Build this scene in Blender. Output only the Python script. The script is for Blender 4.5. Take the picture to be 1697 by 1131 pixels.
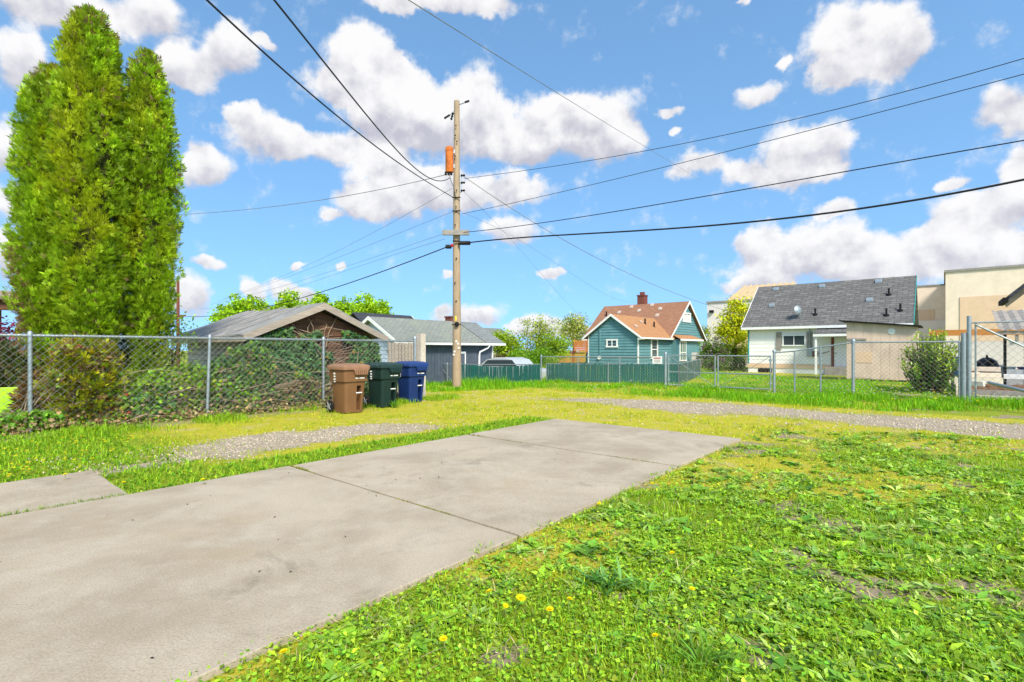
import bpy, bmesh, math, random
import numpy as np
from mathutils import Vector, Matrix

# ------------------------------------------------------------------ clear
for o in list(bpy.data.objects):
    bpy.data.objects.remove(o)
scene = bpy.context.scene
COL = scene.collection
rng = np.random.default_rng(7)
random.seed(7)
PI = math.pi

# ------------------------------------------------------------------ camera
F, CX, HZ, CH = 846.0, 848.5, 580.0, 1.4          # photo pixels, eye height in metres
cam = bpy.data.cameras.new('camera')
cam.sensor_width = 36.0
cam.lens = 36.0 * F / 1697.0
cam.shift_y = (HZ - 565.5) / 1697.0
cam.clip_start = 0.05
cam.clip_end = 5000
camo = bpy.data.objects.new('camera', cam)
camo.location = (0, 0, CH)
camo.rotation_euler = (PI / 2, 0, 0)
COL.objects.link(camo)
scene.camera = camo

# ------------------------------------------------------------------ sun, exposure
SUN_EL = math.radians(44)
SUN_AZ = math.atan2(0.30, -0.95)                   # from behind the camera, a little to the right
sd = Vector((math.sin(SUN_AZ) * math.cos(SUN_EL), math.cos(SUN_AZ) * math.cos(SUN_EL), math.sin(SUN_EL)))
sl = bpy.data.lights.new('sun', 'SUN')
sl.energy = 3.1
sl.angle = math.radians(12)
sl.color = (1.0, 0.93, 0.81)
slo = bpy.data.objects.new('sun', sl)
slo.rotation_euler = (-sd).to_track_quat('-Z', 'Y').to_euler()
COL.objects.link(slo)
vs = scene.view_settings
vs.view_transform = 'Standard'
vs.look = 'None'
vs.exposure = 0.86
vs.gamma = 1.0
vs.use_curve_mapping = False


# ------------------------------------------------------------------ node helpers
class NT:
    def __init__(s, tree):
        s.t = tree
        s.n = tree.nodes
        s.l = tree.links

    def new(s, typ, **kw):
        n = s.n.new(typ)
        for k, v in kw.items():
            setattr(n, k, v)
        return n

    def put(s, sock, v):
        if v is None:
            return
        if isinstance(v, bpy.types.NodeSocket):
            s.l.new(v, sock)
        else:
            sock.default_value = v

    def m(s, op, a, b=None, c=None, clamp=False):
        n = s.new('ShaderNodeMath', operation=op, use_clamp=clamp)
        s.put(n.inputs[0], a); s.put(n.inputs[1], b); s.put(n.inputs[2], c)
        return n.outputs[0]

    def vm(s, op, a, b=None, c=None):
        n = s.new('ShaderNodeVectorMath', operation=op)
        s.put(n.inputs[0], a); s.put(n.inputs[1], b)
        if c is not None:
            s.put(n.inputs[2], c)
        return n.outputs['Value'] if op in ('LENGTH', 'DOT_PRODUCT') else n.outputs[0]

    def comb(s, x, y, z=0.0):
        n = s.new('ShaderNodeCombineXYZ')
        s.put(n.inputs[0], x); s.put(n.inputs[1], y); s.put(n.inputs[2], z)
        return n.outputs[0]

    def sep(s, v):
        n = s.new('ShaderNodeSeparateXYZ')
        s.put(n.inputs[0], v)
        return n.outputs

    def noise(s, vec, scale, detail=4, rough=.55, dist=0, out='Fac'):
        n = s.new('ShaderNodeTexNoise')
        s.put(n.inputs['Vector'], vec)
        n.inputs['Scale'].default_value = scale
        n.inputs['Detail'].default_value = detail
        n.inputs['Roughness'].default_value = rough
        n.inputs['Distortion'].default_value = dist
        return n.outputs[out]

    def voro(s, vec, scale, out='Distance', rnd=1.0):
        n = s.new('ShaderNodeTexVoronoi')
        s.put(n.inputs['Vector'], vec)
        n.inputs['Scale'].default_value = scale
        n.inputs['Randomness'].default_value = rnd
        return n.outputs[out]

    def ss(s, v, lo, hi, a=0.0, b=1.0):
        n = s.new('ShaderNodeMapRange', interpolation_type='SMOOTHSTEP')
        s.put(n.inputs['Value'], v)
        n.inputs['From Min'].default_value = lo; n.inputs['From Max'].default_value = hi
        n.inputs['To Min'].default_value = a; n.inputs['To Max'].default_value = b
        return n.outputs[0]

    def mix(s, fac, a, b, blend='MIX'):
        n = s.new('ShaderNodeMix', data_type='RGBA', blend_type=blend)
        s.put(n.inputs[0], fac)
        for sock, v in ((n.inputs[6], a), (n.inputs[7], b)):
            if isinstance(v, (tuple, list)):
                v = tuple(v) + ((1,) if len(v) == 3 else ())
            s.put(sock, v)
        return n.outputs[2]


# ------------------------------------------------------------------ world: Nishita sky and cumulus clouds
def px_dir(u, v):
    x, z = (u - CX) / F, (HZ - v) / F
    return math.atan2(x, 1.0), math.atan2(z, math.hypot(x, 1.0))


CLOUDS = [  # photo pixel centre, radii
    (90, 12, 170, 42), (250, 25, 95, 42), (30, 95, 60, 60), (0, 235, 45, 60), (5, 420, 30, 50),
    (325, 108, 62, 36), (388, 82, 52, 40), (445, 72, 26, 12), (290, 112, 40, 30),
    (610, 92, 66, 48), (560, 138, 80, 34), (640, 145, 88, 50), (600, 120, 80, 55),
    (690, 195, 110, 62), (795, 168, 58, 52), (760, 205, 100, 55), (640, 195, 90, 45),
    (900, 222, 105, 56), (1000, 200, 82, 58), (940, 190, 70, 40), (1020, 240, 55, 38), (850, 240, 60, 36),
    (430, 226, 80, 46), (405, 190, 34, 24), (345, 285, 58, 36), (330, 262, 36, 36), (480, 240, 44, 36),
    (560, 248, 60, 30), (625, 262, 60, 32), (660, 315, 110, 48), (600, 340, 60, 30), (720, 300, 70, 42),
    (850, 312, 84, 28), (790, 335, 70, 26), (840, 382, 62, 26), (545, 358, 26, 12),
    (1390, 58, 76, 60), (1475, 60, 84, 58), (1440, 98, 105, 40), (1296, 103, 20, 12), (1372, 130, 40, 28),
    (1258, 158, 44, 22), (1105, 184, 28, 9), (1120, 215, 16, 9),
    (1310, 248, 66, 56), (1372, 240, 52, 48), (1152, 276, 58, 26), (1320, 290, 100, 24), (1230, 285, 44, 26),
    (1665, 180, 62, 44), (1690, 205, 40, 30), (1700, 275, 60, 40), (1575, 300, 30, 12), (1380, 346, 38, 18),
    (1255, 400, 40, 40), (1290, 440, 90, 44), (1370, 405, 90, 54), (1450, 430, 110, 50), (1560, 400, 100, 44),
    (1610, 350, 90, 42), (1690, 330, 70, 50), (1650, 410, 110, 50), (1500, 450, 160, 34), (1250, 470, 60, 20),
    (310, 490, 48, 46), (348, 437, 40, 13), (420, 478, 26, 24), (468, 474, 30, 24), (500, 490, 26, 14),
    (735, 522, 24, 18), (792, 524, 40, 26), (905, 540, 60, 26), (860, 545, 30, 18), (970, 550, 40, 16),
    (916, 451, 28, 9), (565, 438, 14, 9), (495, 440, 16, 9), (745, 455, 8, 12), (760, 5, 140, 16), (650, 5, 60, 14),
    (1225, 6, 20, 6), (10, 330, 40, 40),
]
EXTRA = [(-30, 44, 9, 4), (-5, 50, 13, 5), (28, 46, 10, 4.5), (-22, 62, 18, 6), (20, 66, 22, 7)]   # overhead, degrees

SKY_TINT, SKY_GAIN = (.90, 1.15, 1.16), .152
CLOUD_SHADE, CLOUD_LIT = (.315, .315, .36), (.555, .55, .55)
w = bpy.data.worlds.new('World')
scene.world = w
w.use_nodes = True
T = NT(w.node_tree)
T.n.clear()
sky = T.new('ShaderNodeTexSky', sky_type='NISHITA')
sky.sun_disc = False
sky.sun_elevation = SUN_EL
sky.sun_rotation = SUN_AZ
sky.air_density = 1.0
sky.dust_density = 0.6
sky.ozone_density = 1.6
tc = T.new('ShaderNodeTexCoord')
D = T.vm('NORMALIZE', tc.outputs['Generated'])
dx, dy, dz = T.sep(D)
T.l.new(T.comb(dx, dy, T.m('MULTIPLY_ADD', T.m('MAXIMUM', dz, 0.0), .75, .30)), sky.inputs['Vector'])   # sky sampled higher up, which takes off the white band at the horizon
az = T.m('ARCTAN2', dx, dy)
az = T.m('WRAP', az, PI / 4 * 1.005, -PI / 4 * 1.005)      # the cloud field goes on all the way round
el = T.m('ARCSINE', dz)
wob = T.noise(D, 13.0, 3, .5, out='Color')
wob2 = T.noise(D, 46.0, 5, .6, out='Color')
pv = T.comb(az, el, 0.0)
pv = T.vm('ADD', pv, T.vm('MULTIPLY', T.vm('SUBTRACT', wob, (.5, .5, .5)), (.052, .042, 0)))
pv = T.vm('ADD', pv, T.vm('MULTIPLY', T.vm('SUBTRACT', wob2, (.5, .5, .5)), (.026, .022, 0)))
blobs = []
for (u, v, rx, ry) in CLOUDS:
    a0, e0 = px_dir(u, v)
    c2 = math.cos(a0)
    blobs.append((a0, e0, .95 * rx / F * c2 * c2, .93 * ry / F * c2))
for (a0, e0, rx, ry) in EXTRA:
    blobs.append((math.radians(a0), math.radians(e0), math.radians(rx), math.radians(ry)))
n1 = T.noise(D, 20.0, 8, .60)
Dl = T.vm('ADD', D, (.012, -.004, .026))
n2 = T.noise(Dl, 20.0, 5, .55)
n1s = T.noise(D, 20.0, 5, .55)
n3 = T.noise(D, 12.0, 4, .5)
ragged = T.m('MULTIPLY', T.m('SUBTRACT', n1, .5), 1.40)
puff = T.m('ADD', T.m('MULTIPLY', T.m('SUBTRACT', n1s, n2), 3.0), T.m('MULTIPLY', T.m('SUBTRACT', n3, .5), .6))
pel = T.sep(pv)[1]
skyc = T.mix(1.0, sky.outputs[0], SKY_TINT, 'MULTIPLY')
skys = T.vm('SCALE', skyc, None)
skys.node.inputs['Scale'].default_value = SKY_GAIN


def cloud_sector(lo, hi):
    """the clouds of one sector of the sky (sectors only keep the node count per ray low)"""
    W_, S_ = 1e-4, 0.0
    for (a0, e0, rx, ry) in blobs:
        m_ = 1.12 * rx + .05
        if a0 + m_ < lo or a0 - m_ > hi:
            continue
        q = T.vm('MULTIPLY_ADD', pv, (1 / rx, 1 / ry, 0), (-a0 / rx, -e0 / ry, 0))
        wgt = T.m('SUBTRACT', 1.12, T.vm('LENGTH', q), clamp=True)
        W_ = T.m('ADD', wgt, W_)
        S_ = T.m('MULTIPLY_ADD', wgt, e0, S_)
    mask = T.ss(T.m('ADD', W_, ragged), .06, .58)
    yrel = T.m('DIVIDE', T.m('SUBTRACT', pel, T.m('DIVIDE', S_, W_)), .045)
    yrel = T.m('MINIMUM', T.m('MAXIMUM', yrel, -1.0), 1.0)
    lit = T.ss(T.m('ADD', T.m('MULTIPLY_ADD', yrel, 1.15, .10), puff), -1.15, .75)
    ccol = T.mix(lit, CLOUD_SHADE, CLOUD_LIT)
    fin = T.mix(T.m('MULTIPLY', mask, .97), skys, ccol)
    bg = T.new('ShaderNodeBackground')
    bg.inputs['Strength'].default_value = 1.0
    T.l.new(fin, bg.inputs['Color'])
    return bg.outputs[0]


NSEC = 8
edges = [(-PI / 4 * 1.005) + PI / 2 * 1.005 * k / NSEC for k in range(NSEC + 1)]
acc = cloud_sector(edges[0], edges[1])
for k in range(1, NSEC):
    mx = T.new('ShaderNodeMixShader')
    T.l.new(T.m('GREATER_THAN', az, edges[k]), mx.inputs[0])
    T.l.new(acc, mx.inputs[1]); T.l.new(cloud_sector(edges[k], edges[k + 1]), mx.inputs[2])
    acc = mx.outputs[0]
wo = T.new('ShaderNodeOutputWorld')
T.l.new(acc, wo.inputs['Surface'])
w.cycles.sampling_method = 'NONE'
scene.cycles.max_bounces = 5
scene.cycles.diffuse_bounces = 3

# ------------------------------------------------------------------ geometry helpers
TH = math.atan2(.763, .646)                         # the driveway direction; the alley runs across it
AX = np.array([math.cos(TH), math.sin(TH)])
BX = np.array([-math.sin(TH), math.cos(TH)])
D1 = np.array([.855, 10.12])                        # far left corner of the driveway


def G(u, v):
    Y = CH * F / (v - HZ)
    return np.array([(u - CX) / F * Y, Y])


def P(u, v, Y):
    return Vector(((u - CX) / F * Y, Y, CH + (HZ - v) / F * Y))


def col_on(u, p0, d):
    """distance along the ground line p0 + s d where it crosses photo column u"""
    k = (u - CX) / F
    return (k * p0[1] - p0[0]) / (d[0] - k * d[1])


def loc_on(p0, d, u, v):
    s = col_on(u, p0, d)
    Y = p0[1] + s * d[1]
    return s, CH + (HZ - v) / F * Y


def lot(x, y):
    rx, ry = x - D1[0], y - D1[1]
    return rx * AX[0] + ry * AX[1], rx * BX[0] + ry * BX[1]


def unlot(a, b):
    return D1[0] + a * AX[0] + b * BX[0], D1[1] + a * AX[1] + b * BX[1]


def sstep(x, lo, hi):
    t = np.clip((x - lo) / (hi - lo), 0, 1)
    return t * t * (3 - 2 * t)


_tab = np.random.default_rng(3).random((256, 256))


def vnoise(x, y):
    xi, yi = np.floor(x).astype(int), np.floor(y).astype(int)
    fx, fy = x - xi, y - yi
    fx = fx * fx * (3 - 2 * fx); fy = fy * fy * (3 - 2 * fy)
    g = lambda i, j: _tab[i & 255, j & 255]
    return (g(xi, yi) * (1 - fx) + g(xi + 1, yi) * fx) * (1 - fy) + (g(xi, yi + 1) * (1 - fx) + g(xi + 1, yi + 1) * fx) * fy


def fbm(x, y, o=4):
    s, a, t = 0, .5, 0
    for i in range(o):
        s = s + a * vnoise(x * 2 ** i + 17.3 * i, y * 2 ** i + 5.1 * i); t += a; a *= .5
    return s / t


def zg(x, y):
    """ground height: flat, falling a little behind the pole on the left"""
    x = np.asarray(x, float); y = np.asarray(y, float)
    return -.45 * sstep(y, 19.5, 26) * sstep(3.0 - x, 0, 4) + .03 * (fbm(x * .35, y * .35, 3) - .5) * sstep(y, 12, 15)


class MB:
    def __init__(s):
        s.v = []; s.f = []

    def box(s, x0, x1, y0, y1, z0, z1):
        k = len(s.v)
        s.v += [(x0, y0, z0), (x1, y0, z0), (x1, y1, z0), (x0, y1, z0), (x0, y0, z1), (x1, y0, z1), (x1, y1, z1), (x0, y1, z1)]
        s.f += [(k, k+3, k+2, k+1), (k+4, k+5, k+6, k+7), (k, k+1, k+5, k+4), (k+1, k+2, k+6, k+5), (k+2, k+3, k+7, k+6), (k+3, k, k+4, k+7)]
        return s

    def prism(s, pts, vec):
        k = len(s.v); n = len(pts); vec = Vector(vec)
        P0 = [Vector(p) for p in pts]
        s.v += [tuple(p) for p in P0] + [tuple(p + vec) for p in P0]
        s.f.append(tuple(range(k + n - 1, k - 1, -1)))
        s.f.append(tuple(range(k + n, k + 2 * n)))
        for i in range(n):
            j = (i + 1) % n
            s.f.append((k + i, k + j, k + n + j, k + n + i))
        return s

    def path(s, pts, rad, n=8, caps=True):
        pts = [Vector(p) for p in pts]
        if not isinstance(rad, (list, tuple)):
            rad = [rad] * len(pts)
        k = len(s.v)
        up = None
        for i, p in enumerate(pts):
            t = (pts[min(i + 1, len(pts) - 1)] - pts[max(i - 1, 0)]).normalized()
            if up is None:
                up = Vector((0, 0, 1)) if abs(t.z) < .9 else Vector((1, 0, 0))
            a = t.cross(up).normalized(); b = a.cross(t).normalized(); up = b
            for j in range(n):
                g = 2 * PI * j / n
                s.v.append(tuple(p + a * (math.cos(g) * rad[i]) + b * (math.sin(g) * rad[i])))
        for i in range(len(pts) - 1):
            for j in range(n):
                j2 = (j + 1) % n
                s.f.append((k + i*n + j, k + i*n + j2, k + (i+1)*n + j2, k + (i+1)*n + j))
        if caps:
            s.f.append(tuple(k + j for j in range(n - 1, -1, -1)))
            e = k + (len(pts) - 1) * n
            s.f.append(tuple(e + j for j in range(n)))
        return s

    def lathe(s, prof, n=20, c=(0, 0, 0), axis='z'):
        k = len(s.v)
        for (r, h) in prof:
            for j in range(n):
                g = 2 * PI * j / n
                x, y = r * math.cos(g), r * math.sin(g)
                q = {'z': (x, y, h), 'x': (h, x, y), 'y': (x, h, y)}[axis]
                s.v.append((c[0] + q[0], c[1] + q[1], c[2] + q[2]))
        for i in range(len(prof) - 1):
            for j in range(n):
                j2 = (j + 1) % n
                s.f.append((k + i*n + j, k + i*n + j2, k + (i+1)*n + j2, k + (i+1)*n + j))
        s.f.append(tuple(k + j for j in range(n - 1, -1, -1)))
        e = k + (len(prof) - 1) * n
        s.f.append(tuple(e + j for j in range(n)))
        return s

    def build(s, name, mat, parent=None, smooth=False, bevel=0):
        me = bpy.data.meshes.new(name)
        me.from_pydata(s.v, [], s.f)
        me.update()
        bm = bmesh.new(); bm.from_mesh(me)
        bmesh.ops.recalc_face_normals(bm, faces=bm.faces)
        if bevel:
            es = [e for e in bm.edges if len(e.link_faces) == 2 and e.calc_face_angle(0) > .6]
            bmesh.ops.bevel(bm, geom=es, offset=bevel, segments=2, affect='EDGES', profile=.6)
        bm.to_mesh(me); bm.free()
        if smooth:
            me.polygons.foreach_set('use_smooth', [True] * len(me.polygons))
            me.set_sharp_from_angle(angle=math.radians(40))
        me.materials.append(mat)
        o = bpy.data.objects.new(name, me)
        COL.objects.link(o)
        o.parent = parent
        return o


def tag(o, label=None, cat=None, group=None, kind=None):
    if label: o['label'] = label
    if cat: o['category'] = cat
    if group: o['group'] = group
    if kind: o['kind'] = kind
    return o


def empty(name, loc, rz=0.0):
    o = bpy.data.objects.new(name, None)
    o.empty_display_size = .3
    o.location = loc; o.rotation_euler = (0, 0, rz)
    COL.objects.link(o)
    return o


def np_mesh(name, V, Tq, mat, parent=None, cols=None, smooth=False):
    """triangles (M,3) with an optional colour for each vertex"""
    me = bpy.data.meshes.new(name)
    V = np.ascontiguousarray(V, dtype=np.float32); Tq = np.ascontiguousarray(Tq, dtype=np.int32)
    me.vertices.add(len(V)); me.vertices.foreach_set('co', V.ravel())
    k = Tq.shape[1]
    me.loops.add(Tq.size); me.loops.foreach_set('vertex_index', Tq.ravel())
    me.polygons.add(len(Tq)); me.polygons.foreach_set('loop_start', np.arange(0, Tq.size, k, dtype=np.int32))
    me.update(calc_edges=True)
    if cols is not None:
        a = me.color_attributes.new('tint', 'FLOAT_COLOR', 'POINT')
        c = np.ones((len(V), 4), np.float32); c[:, :cols.shape[1]] = cols
        a.data.foreach_set('color', c.ravel())
    if smooth:
        me.polygons.foreach_set('use_smooth', np.ones(len(Tq), dtype=bool))
    me.materials.append(mat)
    o = bpy.data.objects.new(name, me); COL.objects.link(o); o.parent = parent
    return o


# ---- leaf batches -------------------------------------------------
def nrm(v):
    return v / np.maximum(np.linalg.norm(v, axis=-1, keepdims=True), 1e-9)


def leaf_batch(base, axis, normal, L, Wd, fold=.25, droop=.15):
    """five-point leaves with a folded midrib: 4 triangles each"""
    N = len(base)
    axis = nrm(axis); side = nrm(np.cross(axis, normal)); nn = np.cross(side, axis)
    L = np.broadcast_to(L, (N,))[:, None]; Wd = np.broadcast_to(Wd, (N,))[:, None]
    mid = base + axis * L * .5 - nn * Wd * fold
    lt = base + axis * L * .46 - side * Wd * .5
    rt = base + axis * L * .46 + side * Wd * .5
    tip = base + axis * L - nn * L * droop
    V = np.stack([base, mid, lt, rt, tip], 1).reshape(-1, 3)
    k = (np.arange(N) * 5)[:, None]
    Tq = np.concatenate([k + np.array([0, 1, 2]), k + np.array([0, 3, 1]), k + np.array([1, 4, 2]), k + np.array([1, 3, 4])], 0)
    return V, Tq, 5


def ivy_batch(base, axis, normal, L):
    """lobed leaves: 7-point outline fanned from the centre"""
    N = len(base)
    axis = nrm(axis); side = nrm(np.cross(axis, normal)); nn = np.cross(side, axis)
    L = np.broadcast_to(L, (N,))[:, None]
    out = [(0, .18), (-.42, -.05), (-.30, .32), (-.55, .52), (-.18, .60), (0, 1.0), (.18, .60), (.55, .52), (.30, .32), (.42, -.05)]
    pts = [base + axis * L * .42 + nn * L * .06] + [base + side * L * x + axis * L * y - nn * L * .22 * abs(x) for x, y in out]
    V = np.stack(pts, 1).reshape(-1, 3)
    m = len(out); k = (np.arange(N) * (m + 1))[:, None]
    Tq = np.concatenate([k + np.array([0, 1 + i, 1 + (i + 1) % m]) for i in range(m)], 0)
    return V, Tq, m + 1


def blade_batch(base, yaw, L, Wd, lean, curl):
    N = len(base)
    fw = np.stack([np.cos(yaw), np.sin(yaw), 0 * yaw], 1); sd_ = np.stack([-np.sin(yaw), np.cos(yaw), 0 * yaw], 1)
    up = np.array([0, 0, 1.0])
    L = np.broadcast_to(L, (N,))[:, None]; Wd = np.broadcast_to(Wd, (N,))[:, None]
    l1 = np.broadcast_to(lean, (N,))[:, None]; l2 = l1 + np.broadcast_to(curl, (N,))[:, None]
    mid = base + L * .55 * (up * np.cos(l1) + fw * np.sin(l1))
    tip = mid + L * .45 * (up * np.cos(l2) + fw * np.sin(l2))
    V = np.stack([base - sd_ * Wd * .5, base + sd_ * Wd * .5, mid - sd_ * Wd * .42, mid + sd_ * Wd * .42, tip], 1).reshape(-1, 3)
    k = (np.arange(N) * 5)[:, None]
    Tq = np.concatenate([k + np.array([0, 1, 3]), k + np.array([0, 3, 2]), k + np.array([2, 3, 4])], 0)
    return V, Tq, 5


class Foliage:
    def __init__(s):
        s.V = []; s.T = []; s.C = []; s.n = 0

    def add(s, batch, col):
        V, Tq, k = batch
        s.V.append(V); s.T.append(Tq + s.n); s.C.append(np.repeat(col, k, 0)); s.n += len(V)

    def build(s, name, mat, parent=None):
        return np_mesh(name, np.concatenate(s.V), np.concatenate(s.T), mat, parent, np.concatenate(s.C))


def tints(N, base, var=.25, hue=.12, r=None):
    r = r or rng
    b = np.array(base)[None, :] if np.ndim(base) == 1 else np.asarray(base)
    v = np.exp(r.normal(0, var, (N, 1)))
    h = r.normal(0, hue, (N, 1))
    c = b * v
    c = c * np.concatenate([1 + h, np.ones((N, 1)), 1 - h * .5], 1)
    return np.clip(c, .002, .9)


def rand_dir(N, r=None):
    r = r or rng
    return nrm(r.normal(0, 1, (N, 3)))


# ------------------------------------------------------------------ materials
MATS = {}


def base_mat(name, rough=.7, spec=.3, metal=0.0):
    m = bpy.data.materials.new(name)
    m.use_nodes = True
    t = NT(m.node_tree)
    b = t.n['Principled BSDF']
    b.inputs['Roughness'].default_value = rough
    b.inputs['Specular IOR Level'].default_value = spec
    b.inputs['Metallic'].default_value = metal
    MATS[name] = m
    return m, t, b


def bump(t, b, h, strength=.4, dist=.01):
    n = t.new('ShaderNodeBump')
    n.inputs['Strength'].default_value = strength; n.inputs['Distance'].default_value = dist
    t.l.new(h, n.inputs['Height']); t.l.new(n.outputs[0], b.inputs['Normal'])


def plain(name, col, rough=.6, spec=.3, metal=0.0, var=.12, scale=6.0, dirt=None, fine=60.0, bmp=.15):
    m, t, b = base_mat(name, rough, spec, metal)
    o = t.new('ShaderNodeTexCoord').outputs['Object']
    n = t.noise(o, scale, 5, .6)
    n2 = t.noise(o, fine, 3, .6)
    c = t.mix(t.ss(n, .3, .7), tuple(x * (1 - var) for x in col), tuple(min(1, x * (1 + var)) for x in col))
    c = t.mix(t.ss(n2, .35, .75, 0, .35), c, tuple(x * (1 - 2 * var) for x in col))
    if dirt:
        c = t.mix(t.ss(t.noise(o, scale * .6, 6, .65, .6), .52, .72, 0, .8), c, dirt)
    t.l.new(c, b.inputs['Base Color'])
    if bmp:
        bump(t, b, n2, bmp, .004)
    return m


def wood(name, col, col2, axis=2, rough=.85, sc=1.0):
    m, t, b = base_mat(name, rough, .15)
    o = t.new('ShaderNodeTexCoord').outputs['Object']
    s = [14 * sc, 14 * sc, 14 * sc]; s[axis] = .9 * sc
    g = t.noise(t.vm('MULTIPLY', o, tuple(s)), 2.2, 6, .65, .6)
    k = t.noise(o, 1.3, 4, .6)
    c = t.mix(t.ss(g, .3, .7), col, col2)
    c = t.mix(t.ss(k, .4, .7, 0, .45), c, tuple(x * .55 for x in col))
    oi = t.new('ShaderNodeObjectInfo').outputs['Random']
    c = t.mix(t.m('MULTIPLY', oi, .35), c, tuple(x * .6 for x in col2))
    t.l.new(c, b.inputs['Base Color'])
    bump(t, b, g, .35, .006)
    return m


def shingle(name, ridge_axis, pitch, cols, moss=None, row=.15, wid=.32):
    m, t, b = base_mat(name, .95, .1)
    o = t.new('ShaderNodeTexCoord').outputs['Object']
    x, y, z = t.sep(o)
    vec = t.comb(x if ridge_axis == 'x' else y, t.m('DIVIDE', z, math.sin(pitch)), 0)
    br = t.new('ShaderNodeTexBrick')
    t.l.new(vec, br.inputs['Vector'])
    br.offset = .5
    br.inputs['Scale'].default_value = 1.0
    br.inputs['Brick Width'].default_value = wid; br.inputs['Row Height'].default_value = row
    br.inputs['Mortar Size'].default_value = .018; br.inputs['Mortar Smooth'].default_value = .3
    br.inputs['Bias'].default_value = 0.0
    br.inputs['Color1'].default_value = (*cols[0], 1); br.inputs['Color2'].default_value = (*cols[1], 1)
    br.inputs['Mortar'].default_value = (*[c * .45 for c in cols[0]], 1)
    c = br.outputs['Color']
    n = t.noise(t.vm('MULTIPLY', vec, (1, 3, 1)), 2.2, 6, .65)
    c = t.mix(t.ss(n, .38, .62, 0, .8), c, cols[2])
    c = t.mix(t.ss(t.noise(o, 90, 2, .6), .4, .7, 0, .4), c, cols[1])
    if moss:
        c = t.mix(t.ss(t.noise(o, 1.1, 6, .7), .48, .7, 0, .6), c, moss)
    t.l.new(c, b.inputs['Base Color'])
    bump(t, b, t.m('SUBTRACT', 1, br.outputs['Fac']), .7, .02)
    return m


def leafmat(name, trans=.32, rough=.5, spec=.25):
    m, t, b = base_mat(name, rough, spec)
    a = t.new('ShaderNodeAttribute', attribute_name='tint')
    t.l.new(a.outputs['Color'], b.inputs['Base Color'])
    tr = t.new('ShaderNodeBsdfTranslucent')
    t.l.new(t.mix(1.0, a.outputs['Color'], (1.25, 1.25, .6), 'MULTIPLY'), tr.inputs['Color'])
    mx = t.new('ShaderNodeMixShader'); mx.inputs[0].default_value = trans
    t.l.new(b.outputs[0], mx.inputs[1]); t.l.new(tr.outputs[0], mx.inputs[2])
    t.l.new(mx.outputs[0], t.n['Material Output'].inputs['Surface'])
    return m


def glass(name, col, rough=.08):
    m, t, b = base_mat(name, rough, .6)
    o = t.new('ShaderNodeTexCoord').outputs['Object']
    t.l.new(t.mix(t.noise(o, 2.0, 2), col, tuple(x * 1.6 for x in col)), b.inputs['Base Color'])
    return m


def ground_material():
    m, t, b = base_mat('ground_cover', .95, .1)
    o = t.new('ShaderNodeTexCoord').outputs['Object']
    at = t.new('ShaderNodeAttribute', attribute_name='tint')
    r, g, bl = [x for x in t.new('ShaderNodeSeparateColor').outputs][:3]
    t.l.new(at.outputs['Color'], r.node.inputs[0])
    e1 = t.m('SUBTRACT', t.noise(o, 7.0, 6, .7), .5)
    e2 = t.m('SUBTRACT', t.noise(o, 23.0, 5, .7), .5)
    edge = t.m('ADD', t.m('MULTIPLY', e1, .9), t.m('MULTIPLY', e2, .7))
    gr = t.ss(t.m('ADD', r, edge), .36, .62)
    ms = t.ss(t.m('ADD', g, edge), .34, .66)
    dt = t.ss(t.m('ADD', bl, edge), .40, .66)
    # lawn floor: thatch and low green
    lawn = t.mix(t.ss(t.noise(o, 18, 5, .7), .35, .65), (.17, .22, .018), (.29, .35, .02))
    lawn = t.mix(t.ss(t.noise(o, 60, 3, .6), .5, .75, 0, .6), lawn, (.34, .29, .11))
    moss = t.mix(t.ss(t.noise(o, 5, 6, .7), .35, .65), (.49, .40, .035), (.33, .35, .018))
    moss = t.mix(t.ss(t.noise(o, 45, 4, .7), .45, .75, 0, .7), moss, (.46, .38, .10))
    moss = t.mix(t.ss(t.noise(o, 2.2, 5, .7), .52, .68, 0, .75), moss, (.47, .38, .18))
    dirt = t.mix(t.ss(t.noise(o, 30, 5, .75), .3, .7), (.20, .15, .095), (.40, .33, .22))
    dirt = t.mix(t.ss(t.voro(o, 70), .0, .35, .5, 0), dirt, (.50, .46, .38))
    vs_ = t.voro(o, 38, 'Color')
    st = t.new('ShaderNodeSeparateColor'); t.l.new(vs_, st.inputs[0])
    grav = t.mix(st.outputs[0], (.41, .34, .245), (.60, .51, .39))
    grav = t.mix(t.ss(t.voro(o, 38), .25, .55, 0, .75), grav, (.28, .22, .155))
    grav = t.mix(t.ss(t.noise(o, 3.0, 5, .7), .45, .65, 0, .55), grav, (.54, .43, .29))
    c = t.mix(ms, lawn, moss)
    c = t.mix(dt, c, dirt)
    c = t.mix(gr, c, grav)
    t.l.new(c, b.inputs['Base Color'])
    h = t.m('ADD', t.noise(o, 40, 5, .75), t.m('MULTIPLY', t.voro(o, 38), t.m('MULTIPLY', gr, -1.2)))
    bump(t, b, h, .8, .02)
    return m


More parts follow.
